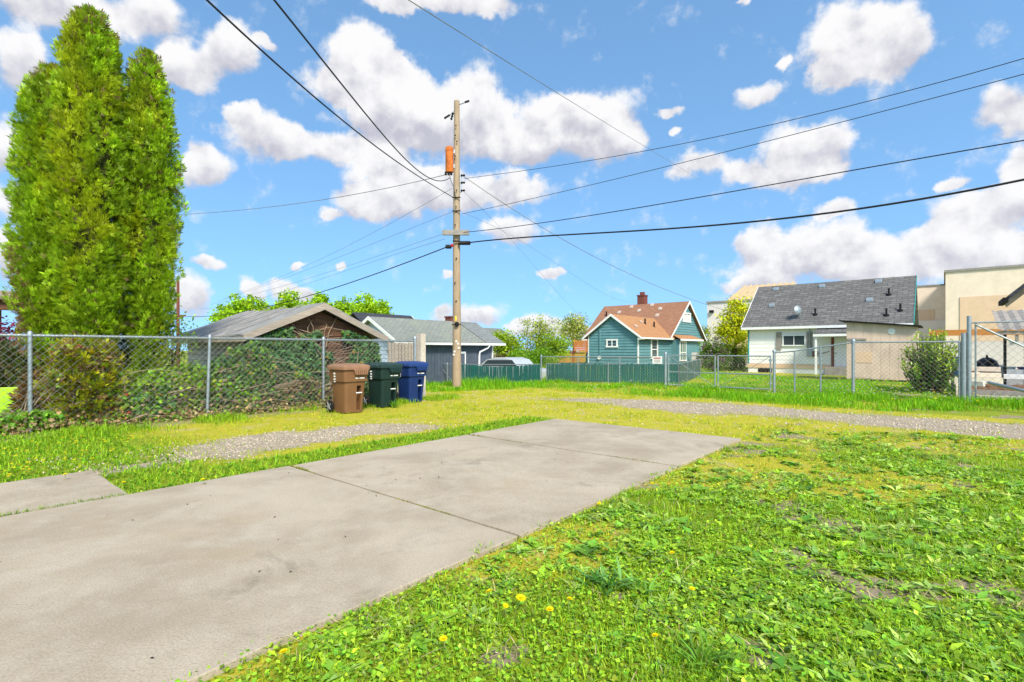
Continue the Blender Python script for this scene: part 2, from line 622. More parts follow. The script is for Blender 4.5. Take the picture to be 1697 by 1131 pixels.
def concrete_material():
    m, t, b = base_mat('concrete', .9, .2)
    o = t.new('ShaderNodeTexCoord').outputs['Object']
    wpos = t.new('ShaderNodeNewGeometry').outputs['Position']
    big = t.noise(wpos, .55, 5, .62, .4)
    mid = t.noise(t.vm('MULTIPLY', wpos, (1, 1, 1)), 2.2, 6, .68)
    fine = t.noise(wpos, 85, 4, .75)
    sp = t.voro(wpos, 60)
    c = t.mix(t.ss(big, .35, .66), (.345, .280, .198), (.475, .395, .290))
    c = t.mix(t.ss(mid, .42, .72, 0, .6), c, (.50, .432, .34))
    c = t.mix(t.ss(t.noise(wpos, 1.1, 6, .7, .5), .55, .72, 0, .7), c, (.215, .175, .125))
    c = t.mix(t.ss(t.noise(t.vm('ADD', wpos, (9, 3, 0)), .8, 4, .6), .58, .7, 0, .35), c, (.38, .29, .18))
    c = t.mix(t.ss(fine, .45, .66, 0, .6), c, (.24, .195, .145))
    c = t.mix(t.ss(sp, .0, .20, .75, 0), c, (.60, .55, .46))
    c = t.mix(t.ss(t.voro(t.vm('ADD', wpos, (4, 7, 0)), 60), .0, .10, .7, 0), c, (.14, .12, .10))
    t.l.new(c, b.inputs['Base Color'])
    bump(t, b, t.m('ADD', fine, t.m('MULTIPLY', sp, .6)), .45, .006)
    return m


M_ground = ground_material()
M_conc = concrete_material()
M_leaf = leafmat('foliage')
M_grass = leafmat('grass_blades', .38, .55, .2)
M_galv = plain('galvanised_steel', (.36, .40, .42), .42, .5, .55, .15, 12, bmp=.05)
M_wire = plain('fence_wire', (.23, .225, .21), .5, .4, .3, .15, 20, bmp=0)
M_black = plain('black_cable', (.012, .011, .014), .6, .3, 0, .2, 6, bmp=0)
M_greywire = plain('weathered_wire', (.22, .22, .21), .6, .3, .2, .3, 2, bmp=0)
M_pole = wood('pole_wood', (.36, .24, .14), (.50, .38, .26), 2, .9)
M_rust = plain('rusty_orange', (.62, .16, .025), .7, .3, .1, .3, 5, dirt=(.22, .055, .02))
M_white = plain('white_paint', (.80, .79, .76), .55, .35, 0, .05, 4, bmp=.05)
M_whitehouse = plain('offwhite_siding', (.86, .835, .79), .7, .25, 0, .05, 1.5, dirt=(.80, .76, .70))
M_teal = plain('teal_siding', (.115, .255, .275), .6, .3, 0, .10, 2.0)
M_tealtrim = plain('teal_trim', (.03, .30, .30), .6, .3, 0, .1, 3)
M_greenslat = plain('green_privacy_slats', (.006, .135, .112), .5, .35, 0, .14, 2)
M_navy = plain('slate_blue_boards', (.085, .105, .135), .7, .25, 0, .15, 3)
M_ltblue = plain('pale_blue_siding', (.45, .54, .66), .65, .3, 0, .06, 3)
M_cream = plain('cream_block_wall', (.79, .64, .50), .85, .15, 0, .07, 1.2)
M_peach = plain('peach_painted_wall', (.72, .50, .34), .85, .15, 0, .06, 1.2)
M_palew = plain('pale_rendered_wall', (.74, .66, .60), .85, .15, 0, .06, .8)
M_tan = wood('tan_plywood', (.76, .585, .465), (.66, .49, .38), 2, .85, .6)
M_grey = plain('weathered_grey_timber', (.30, .27, .24), .9, .1, 0, .2, 6)
M_shedw = wood('grey_brown_siding', (.50, .42, .34), (.66, .58, .49), 1, .9)
M_shedd = wood('brown_siding', (.10, .05, .03), (.19, .10, .06), 0, .9)
M_fascia = wood('weathered_fascia', (.34, .27, .21), (.47, .40, .33), 0, .9)
M_cedar = wood('cedar_boards', (.55, .20, .05), (.72, .31, .09), 0, .7)
M_dark = plain('dark_recess', (.012, .012, .013), .8, .2, bmp=0)
M_glass = glass('window_glass', (.03, .04, .045))
M_gglass = glass('green_tinted_glass', (.015, .09, .045))
M_brick = plain('chimney_brick', (.20, .07, .05), .9, .1, 0, .25, 14)
M_metalroof = plain('tan_standing_seam', (.58, .43, .25), .5, .3, .1, .08, 2)
M_tarp = plain('grey_roof_felt', (.28, .27, .255), .9, .3, 0, .2, 2.5, dirt=(.18, .17, .15))
M_alu = plain('corrugated_sheet', (.50, .50, .49), .45, .4, .3, .12, 5)
M_darkcore = plain('dark_green_core', (.055, .06, .016), .95, .05, 0, .4, 9, bmp=.6)  # dark tone standing in for shade inside the arborvitae crowns
M_bark = plain('bark', (.10, .07, .045), .95, .1, 0, .3, 8)
M_twig = plain('dry_twig', (.36, .27, .18), .9, .1, 0, .3, 6)
M_tyre = plain('black_rubber', (.015, .015, .016), .8, .2, 0, .2, 10)

# ------------------------------------------------------------------ ground sheet, alley, gravel strip
def axis_pts(lo, hi, step, far_lo, far_hi):
    m = list(np.arange(lo, hi + 1e-6, step))
    d = step
    x = m[-1]
    while x < far_hi:
        d *= 1.22; x += d; m.append(x)
    d = step; x = m[0]; pre = []
    while x > far_lo:
        d *= 1.22; x -= d; pre.append(x)
    return np.array(pre[::-1] + m)


xs = axis_pts(-13, 15, .1, -700, 700)
ys = axis_pts(1.0, 21, .1, -60, 1500)
gx, gy = np.meshgrid(xs, ys)
ga, gb = lot(gx, gy)
nz1 = fbm(gx * .55, gy * .55, 4) - .5
nz2 = fbm(gx * 1.7 + 40, gy * 1.7 + 9, 4) - .5


def alley_centre(b):
    return 4.25 - 1.9 * sstep(b, 0, 7)


def alley_mask(a, b, n1, n2):
    """1 on the gravel wheel tracks of the alley"""
    half = 1.45 - .75 * sstep(b, -1.5, 3.5)
    m = 1 - np.abs(a - alley_centre(b)) / half + .9 * n1 + .35 * n2
    return sstep(m, -.25, .65) * (1 - .65 * sstep(b, -.5, 4.0))


def strip_mask(a, b, n1, n2):
    m = np.minimum(1 - np.abs(b - 1.85 + .10 * (a + 4)) / 1.0, 1 - np.abs(a + 4.4) / 3.0) + .8 * n1 + .7 * n2
    return sstep(m, -.15, .8)


def moss_mask(a, b, n1, n2):
    m1 = sstep(a, -1.2, .6) * (1 - sstep(a, 6.2, 7.0)) * sstep(b, -6.5, -2.5)      # alley shoulders
    m1 = np.maximum(m1, .75 * sstep(a, .4, 1.6) * (1 - sstep(a, 5.9, 6.6)))
    m2 = sstep(b, .35, 1.0) * (1 - sstep(b, 5.0, 5.9)) * sstep(a, -8.0, -4.0)         # beside the driveway
    m3 = .95 * (b < -3.5) * sstep(n1 + .35 * n2, .02, .14)                                      # patches in the front lawn
    return np.clip(np.maximum(np.maximum(m1, .82 * m2), m3) + .5 * n1, 0, 1)


def dirt_mask(a, b, n1, n2):
    d = .80 * (b < -3.5) * sstep(n2 - .2 * n1, .125, .215)
    d = np.maximum(d, .55 * (np.abs(b - 5.45) < .55) * (a < 1.5) * (a > -7.5))
    d = np.maximum(d, .7 * sstep(n2, .05, .2) * sstep(a, .2, .5) * (1 - sstep(a, 1.0, 1.6)) * (b < -2.6) * (b > -5.2))
    return d


near = (gy < 22) & (gx > -14) & (gx < 16)
R_ = np.maximum(alley_mask(ga, gb, nz1, nz2), strip_mask(ga, gb, nz1, nz2))
far_fade = 1 - sstep(np.abs(gb), 16, 26)
Gm = moss_mask(ga, gb, nz1, nz2) * far_fade
Dm = dirt_mask(ga, gb, nz1, nz2) * near
cols = np.stack([R_, Gm, Dm], -1).reshape(-1, 3)
V = np.stack([gx, gy, zg(gx, gy)], -1).reshape(-1, 3)
nx, ny = len(xs), len(ys)
idx = np.arange(nx * ny).reshape(ny, nx)
Q = np.stack([idx[:-1, :-1], idx[:-1, 1:], idx[1:, 1:], idx[1:, :-1]], -1)
ca, cb = lot((gx[:-1, :-1] + gx[1:, 1:]) / 2, (gy[:-1, :-1] + gy[1:, 1:]) / 2)
Rc = R_[:-1, :-1]
is_alley = (np.abs(ca - alley_centre(cb)) < 1.75) & (np.abs(cb) < 40)
is_strip = (strip_mask(ca, cb, nz1[:-1, :-1], nz2[:-1, :-1]) > .5) & ~is_alley & (cb > .3) & (cb < 4)


def sub_sheet(name, sel):
    q = Q[sel]
    used, inv = np.unique(q, return_inverse=True)
    return np_mesh(name, V[used], inv.reshape(q.shape), M_ground, None, cols[used], True)


tag(sub_sheet('ground', ~(is_alley | is_strip)), kind='structure')
tag(sub_sheet('gravel_alley', is_alley), kind='structure')
tag(sub_sheet('gravel_path', is_strip), kind='structure')

# driveway: slabs with open joints on a bed
drive = empty('driveway', (D1[0], D1[1], 0), TH)
tag(drive, kind='structure')


def slab(a0, a1, b0, b1, par=drive, z1=.035, seed=0):
    r = random.Random(seed)
    pts = []
    n = 14
    for i in range(n + 1):
        pts.append((a0 + (a1 - a0) * i / n, b0 + r.uniform(-.008, .008)))
    for i in range(1, n + 1):
        pts.append((a1 + r.uniform(-.006, .006), b0 + (b1 - b0) * i / n))
    for i in range(1, n + 1):
        pts.append((a1 + (a0 - a1) * i / n, b1 + r.uniform(-.008, .008)))
    for i in range(1, n):
        pts.append((a0 + r.uniform(-.006, .006), b1 + (b0 - b1) * i / n))
    o = MB().prism([(x, y, -.09) for x, y in pts], (0, 0, .09 + z1)).build('slab', M_conc, par, bevel=.006)
    return o


slab(-2.43, 0.0, -3.5, 0, seed=1)
slab(-5.357, -2.458, -3.5, 0, z1=.032, seed=2)
slab(-11.2, -5.390, -3.5, 0, z1=.035, seed=3)
walk = empty('concrete_path', (D1[0], D1[1], 0), TH)
tag(walk, kind='structure')
slab(-10.5, -6.93, .05, 1.52, walk, .03, 4)


def in_drive(a, b, m=0.0):
    return ((a < m) & (a > -11.3) & (b > -3.5 - m) & (b < m)) | ((a < -6.93 + m) & (a > -10.6) & (b > 0) & (b < 1.52 + m))

# ------------------------------------------------------------------ building helpers (local x = driveway direction, local y = alley direction)
def fbox(mb, face, c, s0, s1, z0, z1, d0, d1):
    """box on a facade: face 'x' looks along -x, face 'y' along -y; d = distance proud of the wall plane"""
    if face == 'x':
        mb.box(c - d1, c - d0, s0, s1, z0, z1)
    else:
        mb.box(s0, s1, c - d1, c - d0, z0, z1)
    return mb


def siding(par, face, c, s0, s1, z0, z1, h, mat, gable=None, th=.022, name='siding_board', left=None):
    """lapped boards, each its own piece; gable=(peak_s, peak_z, eave_z)"""
    z = z0
    while z < z1 - 1e-3:
        zt = min(z + h, z1)

        def lim(zz):
            if gable and zz > gable[2]:
                k = (zz - gable[2]) / (gable[1] - gable[2])
                return s0 + (gable[0] - s0) * k, s1 + (gable[0] - s1) * k
            return s0, s1
        a0, a1 = lim(z); b0, b1 = lim(zt)
        if a1 - a0 < .05:
            break
        e = .010
        q = [(a0, z + e, 0), (a1, z + e, 0), (b1, zt, 0), (b0, zt, 0), (a0, z + e, th), (a1, z + e, th), (b1, zt, th * .3), (b0, zt, th * .3)]
        mb = MB()
        mb.v = [((c - d, s, zz) if face == 'x' else (s, c - d, zz)) for s, zz, d in q]
        mb.f = [(0, 1, 2, 3), (4, 5, 6, 7), (0, 1, 5, 4), (1, 2, 6, 5), (2, 3, 7, 6), (3, 0, 4, 7)]
        mb.build(name, mat, par)
        z = zt


def vboards(par, face, c, s0, s1, z0, z1, wdt, mat, th=.018, gap=.012, name='board', top=None):
    s = s0
    while s < s1 - .02:
        e = min(s + wdt, s1)
        mb = MB()
        if top:
            za, zb = top(s), top(e)
        else:
            za = zb = z1
        pts = [(s, z0), (e - gap, z0), (e - gap, zb), (s, za)]
        if face == 'x':
            mb.prism([(c, p, q) for p, q in pts], (-th, 0, 0))
        else:
            mb.prism([(p, c, q) for p, q in pts], (0, -th, 0))
        mb.build(name, mat, par)
        s = e


def window(par, face, c, s0, s1, z0, z1, mat, panes=2, split=None, fw=.07, name='window', frame=None, proud=.07):
    mb = MB()
    fbox(mb, face, c, s0, s0 + fw, z0 + fw, z1 - fw, 0, proud)
    fbox(mb, face, c, s1 - fw, s1, z0 + fw, z1 - fw, 0, proud)
    fbox(mb, face, c, s0 - .02, s1 + .02, z1 - fw, z1, 0, proud + .008)
    fbox(mb, face, c, s0 - .05, s1 + .05, z0, z0 + fw, 0, proud + .02)
    wdt = (s1 - s0 - 2 * fw)
    cells = []
    for i in range(panes):
        p0 = s0 + fw + wdt * i / panes; p1 = s0 + fw + wdt * (i + 1) / panes
        if i:
            fbox(mb, face, c, p0 - fw * .3, p0 + fw * .3, z0 + fw, z1 - fw, 0, proud - .012)
        if split:
            zm = z0 + fw + (z1 - z0 - 2 * fw) * split
            fbox(mb, face, c, p0, p1, zm - fw * .3, zm + fw * .3, 0, proud - .018)
            cells += [(p0, p1, z0 + fw, zm), (p0, p1, zm, z1 - fw)]
        else:
            cells.append((p0, p1, z0 + fw, z1 - fw))
    o = mb.build(name, frame or M_white, par)
    for p0, p1, q0, q1 in cells:
        fbox(MB(), face, c, p0 + .005, p1 - .005, q0 + .005, q1 - .005, .024, .034).build('pane', mat, o)
    return o


def roof_slope(par, mat, pts, t=.10, name='roof'):
    return MB().prism(pts, (0, 0, -t)).build(name, mat, par)


def roof_vent(par, mat, p, sx, sy, slope, name='roof_vent'):
    """small box vent with a sloped cap; slope = (dz/dx, dz/dy) of the roof under it"""
    x, y, z = p
    pts = []
    for dx_, dy_ in ((-sx, -sy), (sx, -sy), (sx, sy), (-sx, sy)):
        pts.append((x + dx_, y + dy_, z + slope[0] * dx_ + slope[1] * dy_ + .02))
    return MB().prism(pts, (0, 0, .11)).build(name, mat, par, bevel=.02)


# ------------------------------------------------------------------ white house with grey roof
WR = np.array([14.8, 32.0]) - BX * 7.86              # near right corner
wh = empty('white_house', (WR[0], WR[1], 0), TH)
tag(wh, 'white boarded house with dark grey shingle roof and teal corner trim', 'house')
WL, WD, WE, WRG = 7.86, 7.0, 3.0, 5.62
MB().box(0.02, WD, 0, WL, -.1, WE).build('wall', M_whitehouse, wh)
MB().prism([(0.02, 0, WE), (WD, 0, WE), (WD / 2, 0, WRG - .1)], (0, .1, 0)).build('gable_wall', M_whitehouse, wh)
MB().prism([(0.02, WL - .1, WE), (WD, WL - .1, WE), (WD / 2, WL - .1, WRG - .1)], (0, .1, 0)).build('gable_wall', M_whitehouse, wh)
siding(wh, 'x', 0.02, .06, WL - .06, .55, WE - .05, .24, M_whitehouse)
MB().box(-.03, .02, 0, WL, .30, .55).build('skirt_board', M_peach, wh)
for yy in (0, WL - .07):
    MB().box(-.035, .05, yy, yy + .07, .55, WE - .02).build('corner_trim', M_tealtrim, wh)
pw = math.atan2(WRG - WE, WD / 2)
M_wroof = shingle('dark_grey_shingles', 'y', pw, ((.12, .115, .11), (.21, .20, .19), (.085, .082, .078)), row=.22, wid=.5)
sl_ = (WRG - WE) / (WD / 2)
oh = .35
zl = WE - oh * sl_ + .06
roof_slope(wh, M_wroof, [(-oh, -.3, zl), (-oh, WL + .3, zl), (WD / 2, WL + .3, WRG + .06), (WD / 2, -.3, WRG + .06)])
roof_slope(wh, M_wroof, [(WD + oh, -.3, zl), (WD + oh, WL + .3, zl), (WD / 2 + .003, WL + .3, WRG + .06), (WD / 2 + .003, -.3, WRG + .06)])
MB().box(-oh - .05, -oh - .005, -.3, WL + .3, zl - .16, zl - .015).build('gutter', M_white, wh)
for yy in (-.33, WL + .305):
    MB().prism([(-oh, yy, zl - .14), (WD / 2, yy, WRG - .08), (WD / 2, yy, WRG + .08), (-oh, yy, zl + .02)], (0, .025, 0)).build('barge_board', M_tealtrim if yy < 0 else M_white, wh)


def on_wroof(u, v):
    """point of the near slope under a photo pixel"""
    d = np.array([(u - CX) / F, 1.0, (HZ - v) / F])
    dl = np.array([d[0] * AX[0] + d[1] * AX[1], d[0] * BX[0] + d[1] * BX[1], d[2]])
    ol = np.array([-WR[0] * AX[0] - WR[1] * AX[1], -WR[0] * BX[0] - WR[1] * BX[1], CH])
    t = (WE + .06 + sl_ * ol[0] - ol[2]) / (dl[2] - sl_ * dl[0])
    return ol + t * dl


for (u, v) in ((1279, 508), (1286, 481), (1362, 476), (1456, 468), (1441, 499)):
    p = on_wroof(u, v)
    roof_vent(wh, M_galv, p, .10, .17, (sl_, 0))
for (u, v) in ((1351, 522), (1473, 489), (1469, 523), (1492, 515)):
    p = on_wroof(u, v)
    MB().lathe([(.13, -.05), (.12, .06), (.05, .08), (.05, .38)], 10, tuple(p)).build('vent_pipe', M_dark, wh)
p = on_wroof(1326, 528)
dish = MB().path([(p[0], p[1], p[2]), (p[0] - .1, p[1], p[2] + .3)], .03, 8).build('dish_mount', M_galv, wh)
mb = MB()
for i in range(12):
    g0, g1 = 2 * PI * i / 12, 2 * PI * (i + 1) / 12
dd = MB().lathe([(.02, .0), (.15, .02), (.26, .07), (.30, .12), (.29, .13), (.25, .085), (.14, .035), (.02, .02)], 18, (0, 0, 0), 'x').build('satellite_dish', M_galv, wh, True)
dd.location = (p[0] - .15, p[1], p[2] + .5); dd.rotation_euler = (0, .15, 1.1)
# window, door porch
s0, z0 = loc_on(WR, BX, 1345, 577); s1, z1 = loc_on(WR, BX, 1288, 553)
window(wh, 'x', 0, s0 + .3, s1 - .3, z0 + .12, z1 - .1, M_glass, 2, fw=.06)
MB().box(-.055, -.024, s0 - .05, s0 + .24, z0 - .12, z1 + .06).build('window_surround', M_grey, wh)
MB().box(-.055, -.024, s1 - .24, s1 + .05, z0 - .12, z1 + .06).build('window_surround', M_grey, wh)
sp0, _ = loc_on(WR, BX, 1402, 600); sp1, zp = loc_on(WR, BX, 1355, 549)
porch_z = 2.28
MB().prism([(-1.15, -.3, porch_z), (-1.15, sp1, porch_z), (0, sp1, porch_z + .32), (0, -.3, porch_z + .32)], (0, 0, .07)).build('porch_roof', M_wroof, wh)
MB().box(-1.2, -1.13, -.32, sp1 + .03, porch_z - .14, porch_z - .005).build('porch_fascia', M_white, wh)
MB().box(-1.1, -1.0, sp1 - .14, sp1 - .04, 0, porch_z - .14).build('porch_post', M_white, wh)
d0, _ = loc_on(WR, BX, 1402, 600); d1, _ = loc_on(WR, BX, 1383, 600)
door = MB().box(-.045, .0, d0 - .45, d1, .45, 2.1).build('door', M_white, wh)
MB().lathe([(.03, -.06), (.03, 0)], 10, (-.045, d1 - .08, 1.2), 'x').build('door_knob', M_dark, door)
MB().box(-.04, .0, d1 + .02, d1 + .16, .45, 2.1).build('door_frame', M_brick, wh)
MB().box(-1.1, -.03, d0 - .6, d1 + .3, -.05, .42).build('step', M_grey, wh)
# meter, conduit, notice plates, foundation vent
sm, zm = loc_on(WR, BX, 1342, 584)
mt = MB().box(-.16, -.03, sm - .14, sm + .14, zm - .25, zm + .16).build('meter_box', M_galv, wh, bevel=.02)
MB().path([(-.08, sm, zm + .16), (-.08, sm, WE - .1)], .025, 8).build('conduit', M_galv, mt)
MB().path([(-.07, sm - .2, zm - .1), (-.07, sm - .6, zm - .08), (-.07, sm - 1.0, zm + .05)], .018, 6).build('conduit', M_black, mt)
MB().box(-.06, -.03, sp1 - .02, sp1 + .24, 1.0, 1.32).build('notice_plate', M_brick, wh)
sf, _ = loc_on(WR, BX, 1268, 600)
MB().box(-.005, .02, sf - .4, sf + .4, .0, .26).build('foundation_vent', M_dark, wh)

# ------------------------------------------------------------------ tan shed in front of it
TS = np.array([15.2, 23.2])
ts = empty('tan_shed', (TS[0], TS[1], 0), TH)
tag(ts, 'tan plywood lean to shed with black roof edge before white house', 'shed')
ly = 2.52
topz = lambda y: 2.66 + (y + 0) * .111
MB().prism([(0, -ly, .08), (0, 0, .08), (0, 0, 2.66), (0, -ly, 2.38)], (2.0, 0, 0)).build('wall', M_tan, ts)
vboards(ts, 'x', 0, -ly, 0, .1, 2.6, .315, M_tan, .014, .008, 'plywood_panel', lambda y: 2.64 + y * .111)
MB().prism([(-.25, -ly - .15, 2.37), (-.25, .25, 2.70), (2.2, .25, 2.70), (2.2, -ly - .15, 2.37)], (0, 0, .05)).build('roof', M_dark, ts)
MB().box(-.05, -.016, -.75, -.04, 1.82, 1.91).build('batten', M_grey, ts)
MB().box(-.03, -.016, -.95, -.30, .82, 1.32).build('patch_panel', M_peach, ts)
MB().box(-.03, -.016, -.95, -.30, .15, .78).build('hatch', M_tan, ts)
MB().lathe([(.13, -.02), (.13, 0)], 18, (-.014, -1.65, 2.2), 'x').build('round_vent', M_white, ts)
MB().box(.03, 1.95, -ly + .03, -.03, -.02, .1).build('skid', M_dark, ts)

# ------------------------------------------------------------------ teal house
TC = np.array([9.9, 40.0])
th_ = empty('teal_house', (TC[0], TC[1], -.05), TH)
tag(th_, 'teal clapboard house with brown shingle roof and brick chimney', 'house')
TE = 2.63
wy, wx, mx1, my1 = 4.55, 5.8, 13.8, 8.4
wpk, mpk = 4.25, 5.85
MB().box(0.02, wx + .5, 0.02, wy, -.3, TE).build('wing_wall', M_teal, th_)
MB().box(wx, mx1, 0.022, my1, -.3, TE).build('main_wall', M_teal, th_)
MB().prism([(0.02, 0.02, TE), (0.02, wy, TE), (0.02, wy / 2, wpk)], (.1, 0, 0)).build('wing_gable', M_teal, th_)
MB().prism([(wx, 0.022, TE), (mx1, 0.022, TE), ((wx + mx1) / 2, 0.022, mpk)], (0, .1, 0)).build('main_gable', M_teal, th_)
siding(th_, 'x', 0.02, .06, wy - .06, .1, wpk, .23, M_teal, (wy / 2, wpk, TE), .06)
siding(th_, 'y', 0.02, .06, wx, .1, TE, .23, M_teal, None, .06)
siding(th_, 'y', 0.02, wx + .02, mx1, .1, mpk, .23, M_teal, ((wx + mx1) / 2, mpk, TE), .06)
for args in ((-.02, .08, -.02, .08), (-.02, .08, wy - .08, wy + .02), (mx1 - .08, mx1 + .02, -.02, .08)):
    MB().box(*args, -.2, TE - .02).build('corner_trim', M_white, th_)
pm = math.atan2(mpk - TE, (mx1 - wx) / 2)
pwg = math.atan2(wpk - TE, wy / 2)
BR = ((.31, .155, .09), (.41, .21, .125), (.23, .11, .07))
M_troof_m = shingle('brown_shingles_main', 'y', pm, BR)
M_troof_sunlit = shingle('brown_shingles_sunlit', 'x', pwg, ((.44, .225, .105), (.52, .275, .13), (.36, .17, .08)))  # wing and bay shingles coloured lighter than the main roof, as if sunlit
sm_ = math.tan(pm); sw = math.tan(pwg)
oh = .4
xm = (wx + mx1) / 2
e0 = TE - oh * sm_ + .1
roof_slope(th_, M_troof_m, [(wx - oh, -.3, e0), (wx - oh, my1 + .3, e0), (xm, my1 + .3, mpk + .1), (xm, -.3, mpk + .1)])
roof_slope(th_, M_troof_m, [(mx1 + oh, -.3, e0), (mx1 + oh, my1 + .3, e0), (xm + .003, my1 + .3, mpk + .1), (xm + .003, -.3, mpk + .1)])
e1 = TE - oh * sw + .1
xj = wx + (wpk - TE) / sm_ + .1
for sgn in (0, 1):
    ye = -oh if sgn == 0 else wy + oh
    ym = wy / 2 + (-.002 if sgn == 0 else .002)
    roof_slope(th_, M_troof_sunlit, [(-.3, ye, e1), (wx + .35, ye, e1), (xj + .1, ym, wpk + .1), (-.3, ym, wpk + .1)], .1)
    MB().prism([(-.33, ye, e1 - .16), (-.33, ym, wpk - .08), (-.33, ym, wpk + .12), (-.33, ye, e1 + .02)], (.028, 0, 0)).build('barge_board', M_white, th_)
    MB().box(-.3, .35, min(ye, ye + (.3 if sgn == 0 else -.3)), max(ye, ye + (.3 if sgn == 0 else -.3)), e1 - .2, e1 - .11).build('eave_return', M_white, th_)
MB().box(-.3, wx - .1, -oh - .06, -oh - .005, e1 - .14, e1 - .01).build('gutter', M_white, th_)
MB().box(wx - oh - .06, wx - oh - .005, wy + oh + .1, my1 + .3, e0 - .14, e0 - .01).build('gutter', M_white, th_)
for yy in (-.33,):
    for xe in (wx - oh, mx1 + oh):
        MB().prism([(xe, yy, e0 - .16), (xm, yy, mpk - .1), (xm, yy, mpk + .12), (xe, yy, e0 + .02)], (0, .028, 0)).build('barge_board', M_white, th_)


def t_win(face, base, d, u0, u1, v0, v1, *a, **k):
    s0, z0 = loc_on(base, d, u0, v1); s1, z1 = loc_on(base, d, u1, v0)
    return window(th_, face, 0, min(s0, s1), max(s0, s1), z0, z1, *a, **k)


t_win('x', TC, BX, 1024, 1005.5, 561.5, 575, M_glass, 2, fw=.11, proud=.09)
t_win('y', TC, AX, 1078, 1089, 560.5, 594, M_glass, 1, split=.45, fw=.12, proud=.09)
t_win('y', TC, AX, 1131, 1143.5, 518.5, 533, M_palew, 2, fw=.12, proud=.09)
sv, zv = loc_on(TC, AX, 1137, 510)
fbox(MB(), 'y', 0, sv - .18, sv + .18, zv - .25, zv + .15, 0, .05).build('gable_vent', M_tealtrim, th_)
# bay window
sb0, _ = loc_on(TC, AX, 1112, 580); sb1, _ = loc_on(TC, AX, 1147, 580)
bay = MB().box(sb0, sb1, -.7, 0, .25, 2.36).build('bay', M_teal, th_)
MB().prism([(sb0 - .25, -.95, 2.36), (sb1 + .25, -.95, 2.36), (sb1 - .1, -.03, 2.75), (sb0 + .1, -.03, 2.75)], (0, 0, .05)).build('bay_roof', M_troof_sunlit, th_)
MB().box(sb0 - .25, sb1 + .25, -1.0, -.955, 2.24, 2.40).build('bay_fascia', M_white, th_)
window(th_, 'y', -.7, sb0 + .15, sb0 + 1.55, .45, 2.2, M_gglass, 3, split=.42, fw=.1)
window(th_, 'y', 0, sb1 + .25, sb1 + 1.6, .45, 2.2, M_gglass, 2, split=None, fw=.1)
MB().path([(sb1 + .1, -.78, .1), (sb1 + .1, -.78, 2.3)], .05, 8).build('downpipe', M_white, th_)
# chimney, vents
def on_plane(base, z_at, u, v):
    """ray through a photo pixel meets a roof plane z = z_at(x, y) in the building's local frame"""
    d = np.array([(u - CX) / F, 1.0, (HZ - v) / F])
    dl = np.array([d[0] * AX[0] + d[1] * AX[1], d[0] * BX[0] + d[1] * BX[1], d[2]])
    ol = np.array([-base[0] * AX[0] - base[1] * AX[1], -base[0] * BX[0] - base[1] * BX[1], CH + .05])
    lo, hi = 10.0, 90.0
    for _ in range(60):
        t = (lo + hi) / 2; p = ol + t * dl
        if p[2] > z_at(p[0], p[1]): lo = t
        else: hi = t
    return ol + lo * dl


M_ventc = plain('tan_vent', (.50, .39, .32))
zmain = lambda x, y: TE + .1 + (x - wx) * sm_
zwing = lambda x, y: TE + .1 + y * sw
for (u, v) in ((1046.5, 510), (1080.5, 507), (1059, 516), (1094, 513), (1026, 519), (1089, 524)):
    roof_vent(th_, M_ventc, on_plane(TC, zmain, u, v), .13, .17, (sm_, 0))
for (u, v) in ((1063, 535), (1054, 542)):
    roof_vent(th_, M_ventc, on_plane(TC, zwing, u, v), .16, .12, (0, sw))
for (u, v, zf) in ((1069, 537, zwing), (1084, 542, zwing), (1005, 524, zmain)):
    p = on_plane(TC, zf, u, v)
    MB().lathe([(.12, -.05), (.07, .05), (.07, .45)], 10, tuple(p)).build('vent_pipe', M_dark, th_)
ch_s = None
p = on_plane(TC, zmain, 1058, 505)
cy = p[1] - .15
ch = MB().box(xm + .15, xm + .95, cy - .36, cy + .36, mpk - .9, mpk + .95).build('chimney', M_brick, th_)
MB().box(xm + .10, xm + 1.0, cy - .41, cy + .41, mpk + .95, mpk + 1.05).build('chimney_cap', M_brick, ch)
MB().box(xm + .35, xm + .75, cy - .18, cy + .18, mpk + 1.05, mpk + 1.35).build('flue', M_brick, ch)
# utility riser on the gable wall
su, zu = loc_on(TC, BX, 995, 590); _, zu2 = loc_on(TC, BX, 995, 545)
MB().path([(-.08, su, zu), (-.08, su, zu2)], .05, 8).build('conduit', M_teal, th_)
MB().lathe([(.15, -.12), (.15, 0)], 12, (-.04, su + .05, zu - .1), 'x').build('meter', M_white, th_)

# cedar deck beside it
dk = empty('cedar_deck', (*(TC + BX * (wy + .35)), 0), TH)
tag(dk, 'orange cedar deck with slatted railing beside teal house', 'deck')
sx0, zz0 = loc_on(TC, BX, 975, 604); sx1, zz1 = loc_on(TC, BX, 926, 604)
LY = 2.7
MB().box(0, 2.4, 0, LY, 1.05, 1.12).build('deck_floor', M_cedar, dk)
for k in range(22):
    y = .03 + k * (LY - .06) / 22
    MB().box(-.04, 0, y, y + .055, .0, 1.0).build('skirt_slat', M_cedar, dk)
for k in range(6):
    MB().box(2.36, 2.4, 0, LY, 1.25 + k * .17, 1.25 + k * .17 + .145).build('screen_board', M_cedar, dk)
for y in (0, LY / 2, LY - .08):
    MB().box(2.405, 2.48, y, y + .08, 0, 2.35).build('post', M_cedar, dk)
MB().box(-.06, .05, 0, LY, 1.125, 1.17).build('edge_board', M_brick, dk)
